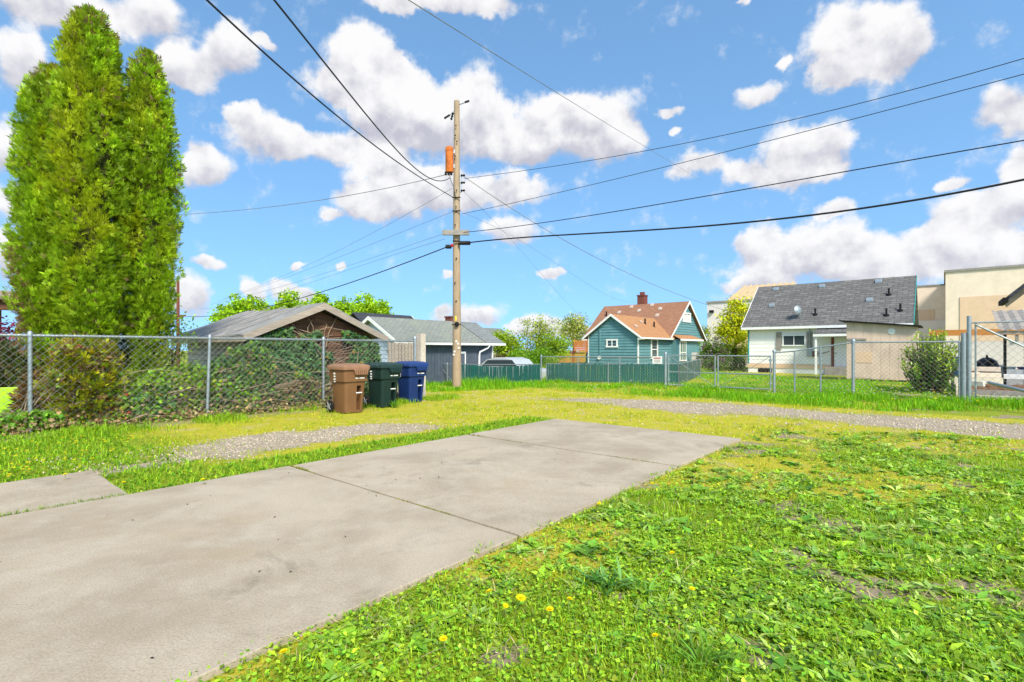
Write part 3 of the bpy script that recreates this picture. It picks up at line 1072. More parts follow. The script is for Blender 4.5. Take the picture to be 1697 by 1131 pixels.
for k, (y, s) in enumerate(((.9, .16), (1.25, .12), (1.6, .15))):
    o = MB().lathe([(s * .6, 0), (s, s * 1.4), (s * .9, s * 1.5)], 12, (0, 0, 0)).build('flower_pot', (M_palew, M_brick, M_grey)[k], None, True)
    q = TC + BX * (wy + .35 + y) + AX * .35
    o.location = (q[0], q[1], 1.122)
    tag(o, ('pale pot on the cedar deck next to house wall', 'small dark red pot in the middle of the deck', 'grey pot at the outer end of the deck')[k], 'pot')

# ------------------------------------------------------------------ slate blue garage
GC = np.array([-1.15, 30.0])
GZ = -.45
gar = empty('garage', (GC[0], GC[1], GZ), TH)
tag(gar, 'slate blue board garage with pale grey roof behind the pole', 'garage')
GE, GL, GW, GP = 1.92 - GZ, 6.78, 4.0, 3.0 - GZ
MB().box(-GL, 0, 0.02, GW, 0, GE).build('wall', M_navy, gar)
vboards(gar, 'y', 0.02, -GL, 0, 0, GE - .02, .21, M_navy, .016, .016)
MB().prism([(-GL, 0.02, GE), (-GL, GW, GE), (-GL, GW / 2, GP)], (.1, 0, 0)).build('gable_wall', M_ltblue, gar)
siding(gar, 'x', -GL, .03, GW, .02, GP, .2, M_ltblue, (GW / 2, GP, GE))
MB().box(-.06, .03, -.03, .04, 0, GE - .03).build('corner_trim', M_white, gar)
pg = math.atan2(GP - GE, GW / 2); sg = math.tan(pg)
M_groof = shingle('pale_grey_shingles', 'x', pg, ((.235, .245, .22), (.30, .31, .275), (.18, .19, .165)), (.26, .29, .20))
M_groof2 = shingle('grey_shingles_patched', 'x', pg, ((.20, .215, .21), (.25, .265, .255), (.16, .17, .165)), row=.25, wid=1.0)
oh = .35
eg = GE - oh * sg + .09
_x1, _ = loc_on(GC, AX, 797, 565)
roof_slope(gar, M_groof, [(-GL - .35, -oh, eg), (_x1, -oh, eg), (_x1, GW / 2, GP + .09), (-GL - .35, GW / 2, GP + .09)], .07)
roof_slope(gar, M_groof2, [(_x1 + .004, -oh, eg - .05), (.75, -oh, eg - .05), (.75, GW / 2, GP + .04), (_x1 + .004, GW / 2, GP + .04)], .07)
roof_slope(gar, M_groof, [(-GL - .35, GW + oh, eg), (.75, GW + oh, eg), (.75, GW / 2 + .004, GP + .085), (-GL - .35, GW / 2 + .004, GP + .085)], .07)
MB().prism([(_x1, -oh, eg - .07), (_x1, GW / 2, GP + .02), (_x1, GW / 2, GP + .11), (_x1, -oh, eg + .02)], (.02, 0, 0)).build('flashing', M_dark, gar)
MB().box(-GL - .35, .75, -oh - .05, -oh - .004, eg - .17, eg - .055).build('gutter', M_white, gar)
for sgn in (0, 1):
    ye = -oh if sgn == 0 else GW + oh
    MB().prism([(-GL - .38, ye, eg - .16), (-GL - .38, GW / 2, GP - .08), (-GL - .38, GW / 2, GP + .1), (-GL - .38, ye, eg + .02)], (.028, 0, 0)).build('barge_board', M_white, gar)
s0, z0 = loc_on(GC, AX, 771, 583)
fr = MB().box(s0 - .55, s0 + .0, -.05, .0, 0, z0 - GZ).build('door_frame', M_white, gar)
MB().box(s0 - .48, s0 - .09, -.058, -.051, .03, z0 - GZ - .1).build('door', M_navy, fr)
sd0, _ = loc_on(GC, AX, 793, 600)
MB().path([(sd0 + .55, -oh - .02, eg - .17), (sd0 + .5, -.25, eg - .32), (sd0 + .02, -.08, eg - .55), (sd0, -.06, eg - .8), (sd0, -.06, .05)], .055, 8).build('downpipe', M_white, gar, True)

# houses and roofs further behind
h2 = empty('distant_dark_roof_house', (*(np.array([P(640, 600, 46)[0], 46.0])), -.5), TH)
tag(h2, 'house with dark slate roof and white gable trim behind the garage', 'house')
pz = P(660, 521, 46)[2] + .5
MB().box(-3, 2.4, -1.8, 1.8, 0, pz - 1.35).build('wall', M_ltblue, h2)
M_dslate = shingle('dark_slate_roof', 'x', .6, ((.05, .055, .065), (.08, .085, .1), (.04, .04, .05)))
for sgn in (-1, 1):
    roof_slope(h2, M_dslate, [(-3.4, sgn * 2.2, pz - 1.5), (2.8, sgn * 2.2, pz - 1.5), (2.8, sgn * .003, pz), (-3.4, sgn * .003, pz)], .1)
    MB().prism([(2.8, sgn * 2.2, pz - 1.66), (2.8, 0, pz - .17), (2.8, 0, pz + .02), (2.8, sgn * 2.2, pz - 1.48)], (.05, 0, 0)).build('barge_board', M_white, h2)
MB().prism([(2.41, -1.8, pz - 1.36), (2.41, 1.8, pz - 1.36), (2.41, 0, pz - .2)], (.05, 0, 0)).build('gable_wall', M_palew, h2)
h3 = empty('distant_grey_roof_house', (P(800, 600, 48)[0], 48, -.5), TH)
tag(h3, 'grey roofed house just showing beyond the garage, brick chimney', 'house')
pz = P(800, 543, 48)[2] + .5
MB().box(-5.5, 2.5, -1.5, 2.2, 0, pz - .9).build('wall', M_palew, h3)
M_groof3 = shingle('grey_shingles_far', 'x', .5, ((.20, .21, .20), (.26, .27, .25), (.16, .17, .16)))
for sgn in (-1, 1):
    roof_slope(h3, M_groof3, [(-5.9, .35 + sgn * 2.3, pz - 1.1), (2.9, .35 + sgn * 2.3, pz - 1.1), (2.9, .35 + sgn * .003, pz), (-5.9, .35 + sgn * .003, pz)], .1)
pc = P(752, 533, 46)
ch = MB().box(-4.1, -3.4, .0, .7, pz - .6, pz + .75).build('chimney', M_brick, h3)
MB().box(-4.16, -3.34, -.06, .76, pz + .75, pz + .87).build('chimney_cap', M_brick, ch)

# ------------------------------------------------------------------ warehouses
def ware(name, label, p, parts):
    o = empty(name, (p[0], p[1], 0), TH)
    tag(o, label, 'warehouse')
    for (nm, mat, b) in parts:
        MB().box(*b).build(nm, mat, o)
    return o


pR = P(1567, 452, 50)
zR = pR.z
wr = ware('block_warehouse', 'tall cream block warehouse with peach panel, furthest right', pR, [
    ('wall', M_cream, (0, 25, -40, 0, 0, zR)), ('coping', M_grey, (-.12, 25, -40, .12, zR, zR + .22)),
    ('painted_panel', M_peach, (-.06, -.005, -40, -1.05, 0, P(1582, 493, 49.5).z))])
pM = P(1567, 473, 58)
sM, _ = loc_on(np.array(pM[:2]), BX, 1500, 480)
wm = ware('recessed_warehouse', 'lower cream warehouse bay with peach band beside the tall block', pM, [
    ('wall', M_cream, (0, 20, -3, sM + 3, 0, pM.z)), ('coping', M_grey, (-.1, 20, -3, sM + 3.1, pM.z, pM.z + .15)),
    ('painted_panel', M_peach, (-.06, -.005, 1.0, sM + 3, P(1530, 531, 58).z, P(1530, 512, 58).z)),
    ('loading_door', M_palew, (-.3, -.07, 0, sM + 1, 0, P(1530, 531, 58).z))])
pL = P(1172, 503, 62)
pL2 = np.array(pL[:2])
zt = pL.z
pL3 = pL2 - BX * 26
wl = ware('metal_roof_warehouse', 'pale warehouse with tan standing seam roof behind the yellow green tree', pL2, [
    ('wall', M_palew, (0, 30, -9, 0, 0, zt)), ('coping', M_grey, (-.12, 30, -9, .12, zt, zt + .2)),
    ('painted_panel', M_peach, (-.06, -.005, -9, -2.2, 0, P(1190, 535, 62).z)),
    ('wall_lamp', M_dark, (-.35, -.005, -.8, -.35, P(1175, 519, 62).z, P(1175, 515, 62).z))])
zr = P(1205, 480, 68).z
MB().prism([(1.0, -8.3, zt + .2), (1.0, -2.0, zt + .2), (6.5, -2.6, zr), (6.5, -8.3, zr)], (0, 0, .1)).build('roof', M_metalroof, wl)
for k in range(9):
    y = -2.1 - k * .68
    MB().prism([(1.0, y, zt + .3), (1.0, y - .09, zt + .3), (6.5, y - .09 - .45, zr + .1), (6.5, y - .45, zr + .1)], (0, 0, .16)).build('roof_seam', M_metalroof, wl)
MB().box(6.5, 20, -8.3, -2.6, 0, zr - .05).build('upper_wall', M_cream, wl)

# ------------------------------------------------------------------ brown shed behind the ivy
SC = np.array([-6.2, 12.0])
sh = empty('wooden_shed', (SC[0], SC[1], 0), TH)
tag(sh, 'weathered brown wooden shed with sagging grey roof behind the ivy', 'shed')
SW, SLn, SE, SP = 3.74, 4.7, 1.80, 2.58
MB().box(.22, SW - .2, .22, SLn, 0, SE - .03).build('wall', M_shedd, sh)
MB().prism([(.22, .23, SE - .03), (SW - .2, .23, SE - .03), (SW / 2, .23, SP - .12)], (0, .1, 0)).build('gable_wall', M_shedd, sh)
siding(sh, 'y', .22, .22, SW - .2, .05, SP - .14, .155, M_shedd, (SW / 2, SP - .14, SE - .02), .025)
siding(sh, 'x', .22, .22, SLn, .05, SE - .04, .15, M_shedw, None, .035, 'slat')
ss_ = (SP - SE) / (SW / 2)
zE = SE - .16 * ss_
# roof sheets: each slope one wavy sheet
def sag_slope(x0, z0, x1, z1, y0, y1, n=16, t=.04):
    mb = MB(); r = random.Random(5)
    rows = []
    for i in range(n + 1):
        y = y0 + (y1 - y0) * i / n
        s = -.05 * math.sin(PI * i / n)
        rows.append([(x0 + (x1 - x0) * j / 4, y, z0 + (z1 - z0) * j / 4 + s + r.uniform(-.012, .012) + .012 * math.sin(j * 3 + i)) for j in range(5)])
    for rr in rows:
        mb.v += rr
    k = len(mb.v)
    mb.v += [(x, y, z - t) for x, y, z in mb.v[:k]]
    for i in range(n):
        for j in range(4):
            a = i * 5 + j
            mb.f += [(a, a + 1, a + 6, a + 5), (k + a, k + a + 5, k + a + 6, k + a + 1)]
    for i in range(n):
        for j in (0, 4):
            a = i * 5 + j
            mb.f.append((a, a + 5, k + a + 5, k + a))
    for j in range(4):
        for i in (0, n):
            a = i * 5 + j
            mb.f.append((a, a + 1, k + a + 1, k + a))
    return mb


sag_slope(-.18, zE + .03, SW / 2, SP + .06, -.12, SLn + .15).build('roof_sheet', M_tarp, sh)
sag_slope(SW + .16, zE + .03, SW / 2 + .01, SP + .055, -.12, SLn + .15).build('roof_sheet', M_tarp, sh)
for k, y in enumerate((.9, 1.9, 2.9, 3.9)):
    MB().prism([(-.15, y, zE + .06), (SW / 2 - .05, y, SP + .06), (SW / 2 - .05, y + .05, SP + .06), (-.15, y + .05, zE + .06)], (0, 0, .02)).build('roof_batten', M_grey, sh)
for x0, x1 in ((-.16, SW / 2), (SW + .14, SW / 2 + .002)):
    MB().prism([(x0, -.14, zE - .14), (x1, -.14, SP - .13), (x1, -.14, SP + .035), (x0, -.14, zE + .02)], (0, .035, 0)).build('barge_board', M_fascia, sh)
MB().box(-.17, -.13, -.10, SLn + .1, zE - .14, zE + .01).build('fascia', M_fascia, sh)

# patio roof at the left edge of the photo
pp = P(30, 500, 13.0)
pr = empty('patio_canopy', (pp.x, pp.y, 0), TH)
tag(pr, 'mossy timber patio roof edge at far left beside the arborvitae', 'patio roof')
MB().box(-3.0, 0, 0, 6, 2.78, 2.86).build('roof', M_brick, pr)
MB().box(-3.0, .02, -.06, -.005, 2.66, 2.88).build('fascia', M_fascia, pr)
MB().box(-3.0, 0, .06, .16, 2.40, 2.66).build('beam', M_shedd, pr)
for x in (-2.9, -.15):
    MB().box(x, x + .1, 3.0, 3.1, 0, 2.78).build('post', M_shedd, pr)
    MB().box(x, x + .1, .06, 3.1, 2.66, 2.775).build('rafter', M_shedd, pr)

# ------------------------------------------------------------------ utility pole
PX = np.array([(757 - CX) / F * 18.8, 18.8])
PZ = lambda v: CH + (HZ - v) / F * 18.8
pole = empty('utility_pole', (PX[0], PX[1], 0))
tag(pole, 'tall weathered wooden utility pole carrying a rusty orange transformer', 'pole')
zt = PZ(168)
MB().path([(0, 0, -.2), (0, 0, 2.5), (-.01, 0, 5), (0, 0, zt)], [.165, .15, .135, .10], 16).build('shaft', M_pole, pole, True)
tx = MB().lathe([(.02, 0), (.135, .0), (.145, .03), (.145, .88), (.135, .92), (.08, .95), (.02, .96)], 18, (-.26, -.10, PZ(288))).build('transformer', M_rust, pole, True)
MB().lathe([(.152, 0), (.152, .05)], 18, (-.26, -.10, PZ(288) + .78)).build('band', M_rust, tx)
for k in range(3):
    MB().lathe([(.03, 0), (.05, .03), (.03, .06), (.05, .09), (.02, .14)], 8, (-.38 + .1 * k, -.2, PZ(288) - .13)).build('bushing', M_dark, tx)
MB().box(-.12, -.02, -.1, .02, PZ(280), PZ(274)).build('bracket', M_galv, tx)
MB().box(-.12, -.02, -.1, .02, PZ(256), PZ(250)).build('bracket', M_galv, tx)


def insul(p, d, par, n=4):
    """string of small insulator sheds from p along d"""
    p = Vector(p); d = Vector(d)
    pts, rr = [], []
    for i in range(n * 2 + 1):
        pts.append(p + d * (i / (n * 2))); rr.append(.05 if i % 2 else .022)
    return MB().path(pts, rr, 8).build('insulator', M_dark, par, True)


zc = PZ(388)
MB().box(-.5, .47, -.27, -.155, zc - .09, zc + .09).build('crossarm', M_grey, pole)
MB().path([(.08, 0, PZ(174)), (.40, -.1, PZ(171))], .018, 6).build('top_arm', M_galv, pole)
insul((.30, -.07, PZ(171.5)), (.17, -.05, .03), pole)
MB().path([(-.08, 0, PZ(184)), (-.30, -.05, PZ(194))], .018, 6).build('top_arm', M_galv, pole)
insul((-.25, -.05, PZ(192)), (-.2, -.03, -.14), pole)
insul((-.13, -.05, PZ(188)), (-.07, -.02, -.28), pole, 3)
MB().box(.12, .17, -.05, .02, PZ(320), PZ(288)).build('rack', M_galv, pole)
for v in (292, 304, 317):
    insul((.15, -.05, PZ(v)), (.16, -.02, 0), pole, 2)
    MB().path([(.05, 0, PZ(v)), (.16, 0, PZ(v))], .02, 6).build('rack_bolt', M_galv, pole)
for (x, v, ln) in ((.30, 405, .44), (-.28, 411, .22)):
    MB().path([(x - ln / 2, -.2, PZ(v)), (x - ln / 2 + .02, -.2, PZ(v)), (x + ln / 2 - .02, -.2, PZ(v)), (x + ln / 2, -.2, PZ(v))], [.05, .075, .075, .05], 10).build('splice_case', M_black, pole)
MB().lathe([(.06, 0), (.07, .05), (.02, .1)], 10, (-.16, -.2, PZ(411))).build('red_cap', plain('red_plastic', (.45, .02, .03)), pole)
MB().path([(-.12, -.22, PZ(402)), (.12, -.2, PZ(402))], .03, 8).build('strand_clamp', M_dark, pole)
for v in (352, 330):
    MB().path([(-.15, -.16, PZ(v)), (.15, -.16, PZ(v) + .01)], .022, 6).build('clamp', M_dark, pole)
MB().path([(-.25, -.16, PZ(292)), (-.2, -.17, PZ(302)), (-.1, -.16, PZ(312)), (-.03, -.14, PZ(330))], .012, 6).build('drop_lead', M_black, pole)
for v in (212, 228, 238, 262, 318, 345, 375, 430, 470, 500):
    MB().lathe([(.028, -.03), (.02, 0)], 8, (random.uniform(-.05, .06), -.155, PZ(v)), 'y').build('bolt', M_dark, pole)
MB().box(-.045, .005, -.158, -.148, PZ(532.5), PZ(524.5)).build('yellow_marker', plain('yellow_plastic', (.85, .60, .01)), pole)
MB().lathe([(.07, -.14), (.09, -.06), (.05, 0)], 12, (.02, -.13, PZ(538)), 'y').build('meter_cap', M_dark, pole)
MB().path([(-.16, -.06, PZ(539)), (0, -.165, PZ(538)), (.16, -.06, PZ(538))], .02, 6).build('strap', M_dark, pole)
for (u, v) in ((757, 566), (760, 570), (754, 583), (761, 577), (753, 588)):
    x = (u - 757) / F * 18.8
    MB().box(x - .03, x + .03, -.162, -.147, PZ(v) - .03, PZ(v) + .03).build('staple_paper', M_white, pole)

# ------------------------------------------------------------------ wires
def wire(name, label, px, p0, d, r, mat, cat='wire', n=5):
    """px: photo points along a span hanging in the vertical plane through ground point p0 along d"""
    pts = []
    for (u, v) in px:
        s = col_on(u, p0, d)
        q = np.asarray(p0) + s * np.asarray(d)
        pts.append((q[0], q[1], CH + (HZ - v) / F * q[1]))
    # smooth the span
    P3 = np.array(pts); t = np.concatenate([[0], np.cumsum(np.linalg.norm(np.diff(P3[:, :2], axis=0), axis=1))])
    deg = min(3, len(pts) - 1)
    cz = np.polyfit(t, P3[:, 2], deg)
    tt = np.linspace(0, t[-1], 40)
    out = [(np.interp(q, t, P3[:, 0]), np.interp(q, t, P3[:, 1]), float(np.polyval(cz, q))) for q in tt]
    o = MB().path(out, r, n).build(name, mat, None, True)
    return tag(o, label, cat)


nB = -BX
PXR = PX + np.array([.1, -.2])
wire('overhead_cable', 'thickest black telephone cable from the pole to upper right', [(765, 404), (1000, 386), (1300, 362), (1500, 335), (1697, 297), (1760, 285)], PXR, nB, .022, M_black, 'cable', 7)
wire('overhead_wire', 'dark wire just above the thick cable on the right', [(768, 385), (850, 378), (1000, 352), (1220, 318), (1400, 285), (1697, 233), (1760, 222)], PXR, nB, .012, M_black)
wire('overhead_wire', 'straight thin power wire second from top at right edge', [(766, 354), (835, 342), (880, 330), (1000, 300), (1380, 208), (1697, 123), (1760, 106)], PXR, nB, .008, M_black)
wire('overhead_wire', 'topmost twisted wire running to the right edge', [(770, 296), (870, 284), (1000, 262), (1140, 235), (1300, 205), (1540, 140), (1697, 97), (1760, 79)], PXR, nB, .008, M_black)
wire('overhead_wire', 'twisted wire from the transformer leftward behind the arborvitae', [(738, 291), (650, 308), (560, 329), (430, 345), (300, 356), (200, 361)], PX, BX * .9 + np.array([-.25, -.1]), .013, M_greywire)
# service drops towards the house behind the camera
pA = np.array([-3.4, 6.0])
wire('service_drop', 'thick dark service wire crossing upper left sky, leftmost', [(752, 328), (640, 256), (530, 167), (440, 91), (340, 0), (250, -90)], PX, pA - PX, .013, M_black)
pB = np.array([-2.7, 6.0])
wire('service_drop', 'twisted service wire crossing upper left sky, second from left', [(746, 295), (690, 279), (660, 254), (600, 185), (540, 101), (452, 0), (380, -90)], PX, pB - PX, .013, M_black)
pC0, pC1 = np.array([-1.4, 7.0]), np.array([9.0, 30.0])
wire('overhead_wire', 'thin wire crossing the top centre sky diagonally', [(600, -50), (675, 0), (790, 70), (900, 143), (1000, 200), (1100, 262), (1160, 300)], pC0, pC1 - pC0, .007, M_greywire)
WT = np.array([20.0, 36.0])
wire('service_drop', 'twisted drop wire from pole over teal roof to far buildings', [(766, 292), (785, 304), (840, 340), (920, 389), (1000, 434), (1100, 480), (1180, 507), (1258, 531)], PX, WT - PX, .012, M_greywire)
FP = P(295, 545, 45)
fpd = np.array([FP.x, FP.y]) - PX
wire('overhead_cable', 'black telephone cable sagging left above the shed roof', [(748, 407), (660, 440), (560, 476), (450, 507), (310, 525)], PX, fpd, .020, M_black, 'cable', 7)
for lab, px in (('uppermost of the pale wires fanning left from the pole', [(750, 312), (620, 385), (480, 453), (370, 495)]),
                ('second pale wire fanning left above the crossarm', [(752, 352), (700, 368), (620, 405), (480, 458), (360, 500)]),
                ('third pale wire fanning left at crossarm height', [(740, 386), (640, 420), (500, 465), (350, 505)]),
                ('lowest pale wire fanning left under the crossarm', [(738, 396), (700, 408), (600, 440), (480, 480), (330, 512)])):
    wire('overhead_wire', lab, px, PX, fpd, .007, M_greywire)
for lab, px, tg in (('faint drop wire from pole towards the teal gable', [(766, 318), (800, 345), (850, 400), (900, 460), (960, 520), (1000, 540)], TC + BX * 2.0),
                    ('faint straight wire from pole to the middle of teal roof', [(770, 354), (880, 410), (980, 475), (1060, 500)], TC + AX * 4)):
    wire('overhead_wire', lab, px, PX, tg - PX, .005, M_greywire)

# distant pole
fp = empty('distant_utility_pole', (FP.x, FP.y, -.2))
tag(fp, 'distant dark utility pole standing right of the arborvitae', 'pole')
MB().path([(0, 0, 0), (0, 0, P(295, 465, 45).z + .2)], [.16, .11], 10).build('shaft', M_brick, fp)
MB().path([(0, 0, P(295, 465, 45).z + .2), (0, 0, P(295, 448, 45).z + .2)], .04, 6).build('mast', M_galv, fp)
MB().box(-.7, .7, -.08, .02, P(295, 525, 45).z + .2, P(295, 522, 45).z + .2).build('crossarm', M_brick, fp)

# ------------------------------------------------------------------ chain link fences
def chain(par, p0, p1, z0, z1a, z1b, pitch, r, name='chain_link_mesh', zb=None, mat=None):
    """woven wire as two families of straight diagonals, clipped between z0 and the rail line"""
    p0 = np.array(p0, float); p1 = np.array(p1, float)
    Ln = np.linalg.norm(p1 - p0); d = (p1 - p0) / Ln; n = np.array([d[1], -d[0]])
    zb = z0 if zb is None else zb
    Vs, Ts = [], []
    zmax = max(z1a, z1b)
    k = 0
    for sg in (1, -1):
        s = -(zmax - min(z0, zb)) if sg > 0 else 0.0
        end = Ln if sg > 0 else Ln + (zmax - min(z0, zb))
        zlow = min(z0, zb)
        while s < end:
            # z = zlow + sg*(q - s)
            qs = []
            q = np.array([max(0, min(Ln, s)), 0])
            lo, hi = (max(0, s), min(Ln, s + zmax - zlow)) if sg > 0 else (max(0, s - (zmax - zlow)), min(Ln, s))
            s_cur = s; s += pitch
            if hi - lo < .01:
                continue
            f = lambda q_: zlow + sg * (q_ - s_cur)
            ctop = lambda q_: z1a + (z1b - z1a) * q_ / Ln
            # clip under the rail
            qa, qb = lo, hi
            ga_, gb_ = ctop(qa) - f(qa), ctop(qb) - f(qb)
            if ga_ < 0 and gb_ < 0:
                continue
            if ga_ < 0:
                qa = qa + (qb - qa) * (-ga_) / (gb_ - ga_)
            elif gb_ < 0:
                qb = qa + (qb - qa) * ga_ / (ga_ - gb_)
            cbt = lambda q_: f(q_) - (z0 + (zb - z0) * q_ / Ln)
            ga_, gb_ = cbt(qa), cbt(qb)
            if ga_ < -1e-6 and gb_ < -1e-6:
                continue
            if ga_ < -1e-6:
                qa = qa + (qb - qa) * (-ga_) / (gb_ - ga_)
            elif gb_ < -1e-6:
                qb = qa + (qb - qa) * ga_ / (ga_ - gb_)
            A_ = np.array([*(p0 + d * qa + n * r * sg), f(qa)]); B_ = np.array([*(p0 + d * qb + n * r * sg), f(qb)])
            t = nrm((B_ - A_)[None])[0]; u_ = np.array([n[0], n[1], 0]); v_ = np.cross(t, u_)
            for e in (A_, B_):
                for j in range(3):
                    g = 2 * PI * j / 3 + .5
                    Vs.append(e + (u_ * math.cos(g) + v_ * math.sin(g)) * r)
            for j in range(3):
                j2 = (j + 1) % 3
                Ts += [(k + j, k + j2, k + 3 + j2), (k + j, k + 3 + j2, k + 3 + j)]
            k += 6
    o = np_mesh(name, np.array(Vs), np.array(Ts), mat or M_wire, par)
    return tag(o, kind='stuff')


def fpost(par, p, z0, z1, r=.03, cap=True, lean=(0, 0)):
    o = MB().path([(p[0], p[1], z0), (p[0] + lean[0], p[1] + lean[1], z1)], r, 10).build('post', M_galv, par, True)
    if cap:
        MB().lathe([(r * 1.25, -.04), (r * 1.25, .01), (r * .8, .04), (.004, .055)], 10, (p[0] + lean[0], p[1] + lean[1], z1)).build('post_cap', M_galv, o, True)
    return o


def rail(par, a, b, za, zb, r=.022, name='top_rail'):
    return MB().path([(a[0], a[1], za), (b[0], b[1], zb)], r, 8).build(name, M_galv, par, True)


def at_b(a, b):
    return np.array(unlot(a, b))


# left fence, parallel to the driveway
lf = empty('chain_link_fence', (0, 0, 0))
tag(lf, 'tall chain link fence in front of the arborvitae and ivy', 'fence')
LP0, LP1 = np.array([-8.36, 8.34]), np.array([-2.74, 14.4])
ld = (LP1 - LP0) / np.linalg.norm(LP1 - LP0)
LP00 = LP0 - ld * 2.2
LH = 1.66
lfl = np.linalg.norm(LP1 - LP0)
for u, ln in ((50, 0), (343, .05), (536, 0)):
    s = col_on(u, LP0, ld); q = LP0 + ld * s
    fpost(lf, q, -.05, LH + .01, .032, True, (ln, ln * .3))
fpost(lf, LP1, -.05, LH + .08, .045)
fpost(lf, LP00, -.05, LH + .01, .032)
off = np.array([ld[1], -ld[0]]) * .03
rail(lf, LP00, LP1, LH - .02, LH - .02, .024)
chain(lf, LP00 + off, LP1 + off, .03, LH + .03, LH + .03, .118, .0032)
wp = MB().box(-.09, .09, -.09, .09, -.1, 1.86).build('timber_post', M_shedw, None)
q = LP1 + ld * .22
wp.location = (q[0], q[1], 0); wp.rotation_euler = (0, 0, TH)
tag(wp, 'short weathered square timber post at the end of tall fence', 'post')
# brown slatted panel between shed and fence end
bp = empty('slatted_panel', (*(SC + AX * (SW + .35) + BX * .2), 0), TH)
tag(bp, 'brown slatted wood panel between shed and timber post', 'panel')
for k in range(9):
    MB().box(.02 + k * .125, .12 + k * .125, 0, .02, 0, 1.62 - .01 * (k % 3)).build('slat', M_fascia, bp)
for z in (.4, 1.3):
    MB().box(0, 1.14, .022, .06, z, z + .08).build('cross_rail', M_fascia, bp)

# low fence behind the pole and the green slat fence
FP0 = np.array([5.75, 19.1])


def fl(s):
    return FP0 + nB * s


def sl_u(u):
    return col_on(u, FP0, nB)


gf = empty('green_slat_fence', (0, 0, 0))
tag(gf, 'low chain link fence filled with dark green privacy slats', 'fence')
lowf = empty('low_chain_link_fence', (0, 0, 0))
tag(lowf, 'low grey chain link fence with diagonal brace behind the bins', 'fence')


def slat_run(par, p0, p1, h0, h1, wdt=.095, miss=0.0):
    p0 = np.array(p0); p1 = np.array(p1); Ln = np.linalg.norm(p1 - p0); d = (p1 - p0) / Ln
    n = int(Ln / wdt); r = random.Random(2)
    rz = math.atan2(d[1], d[0])
    me = None
    for i in range(n):
        if r.random() < miss:
            continue
        q = p0 + d * (i + .5) * wdt
        z0 = float(zg(q[0], q[1])); h = h0 + (h1 - h0) * i / n
        if me is None:
            o = MB().box(-wdt * .46, wdt * .46, -.006, .006, 0, 1).build('slat', M_greenslat, par)
            me = o.data
        else:
            o = bpy.data.objects.new('slat', me); COL.objects.link(o); o.parent = par
        o.location = (q[0], q[1], z0 + .03); o.rotation_euler = (r.uniform(-.03, .03), r.uniform(-.01, .01), rz + r.uniform(-.12, .12))
        o.scale = (1, 1, max(.1, h + r.uniform(-.015, .015)))


gs0, gs1 = fl(sl_u(766)), fl(sl_u(897))
slat_run(gf, gs0, gs1, 1.08, .80, .10)
bk = AX * 1.4
gs2, gs3 = gs1 + bk * .05, fl(sl_u(1100)) + bk
slat_run(gf, gs1 + bk * .3, gs3, .80, .80, .10)
gs4 = np.array([(1160 - CX) / F * 27, 27.0])
slat_run(gf, gs3, gs4, .80, .88, .10)
for p, q in ((gs0, gs1), (gs1 + bk * .3, gs3), (gs3, gs4)):
    za = float(zg(*p)); zb_ = float(zg(*q))
    hp = 1.1 if p is gs0 else .83
    hq = .83 if p is gs0 else (.83 if q is gs3 else .9)
    Ln = np.linalg.norm(q - p); m = max(2, int(Ln / 2.4))
    rail(gf, p, q, za + hp, zb_ + hq, .02)
    nn_ = np.array([(q - p)[1], -(q - p)[0]]) / Ln * .03
    chain(gf, p + nn_, q + nn_, za + .03, za + hp, zb_ + hq, .14, .0026, zb=zb_ + .03)
    for i in range(m + 1):
        w_ = p + (q - p) * i / m
        fpost(gf, w_, float(zg(*w_)) - .1, float(zg(*w_)) + hp + (hq - hp) * i / m + .03, .028, False)
ls0 = gs0 + (gs0 - gs1) / np.linalg.norm(gs0 - gs1) * 3.2
la, lb = float(zg(*ls0)), float(zg(*gs0))
rail(lowf, ls0, gs0, la + 1.1, lb + 1.1)
rail(lowf, ls0 + (gs0 - ls0) * .45, gs0 - (gs0 - ls0) * .2, la + 1.08, lb + .1, .018, 'brace')
chain(lowf, ls0 + [0, -.04], gs0 + [0, -.04], la + .03, la + 1.1, lb + 1.1, .14, .0026, zb=lb + .03)
for i in range(4):
    w_ = ls0 + (gs0 - ls0) * (i / 3 * .97)
    fpost(lowf, w_, float(zg(*w_)) - .1, float(zg(*w_)) + 1.12, .032)

# front fence along the alley
ff = empty('alley_chain_link_fence', (0, 0, 0))
tag(ff, 'waist high chain link fence in front of teal house', 'fence')
sA, sB = sl_u(897), sl_u(1102)
for u in (897, 958, 1027):
    fpost(ff, fl(sl_u(u)), -.05, 1.13 if u == 897 else 1.10, .03 if u == 897 else .022, u == 897)
fpost(ff, fl(sl_u(1103)), -.05, 1.27, .045)
rail(ff, fl(sA), fl(sB), 1.09, 1.12)
chain(ff, fl(sA) + [0, -.03], fl(sB) + [0, -.03], .03, 1.10, 1.13, .125, .0028)
sgn_ = MB().box(-.19, .19, -.008, .008, -.14, .14).build('notice_sign', M_white, None)
q = fl(sl_u(1090)) + np.array([-.04, -.08]); z_ = CH + (HZ - 597) / F * q[1]
sgn_.location = (q[0], q[1], z_); sgn_.rotation_euler = (0, 0, math.atan2(nB[1], nB[0]))
tag(sgn_, 'small white notice sign wired to the fence beside gate', 'sign')
MB().box(-.14, .14, -.0105, -.0085, .05, .09).build('printed_line', plain('red_print', (.5, .05, .04)), sgn_)
for k in range(3):
    MB().box(-.12, .12, -.0105, -.0085, -.01 - k * .04, .008 - k * .04).build('printed_line', M_grey, sgn_)

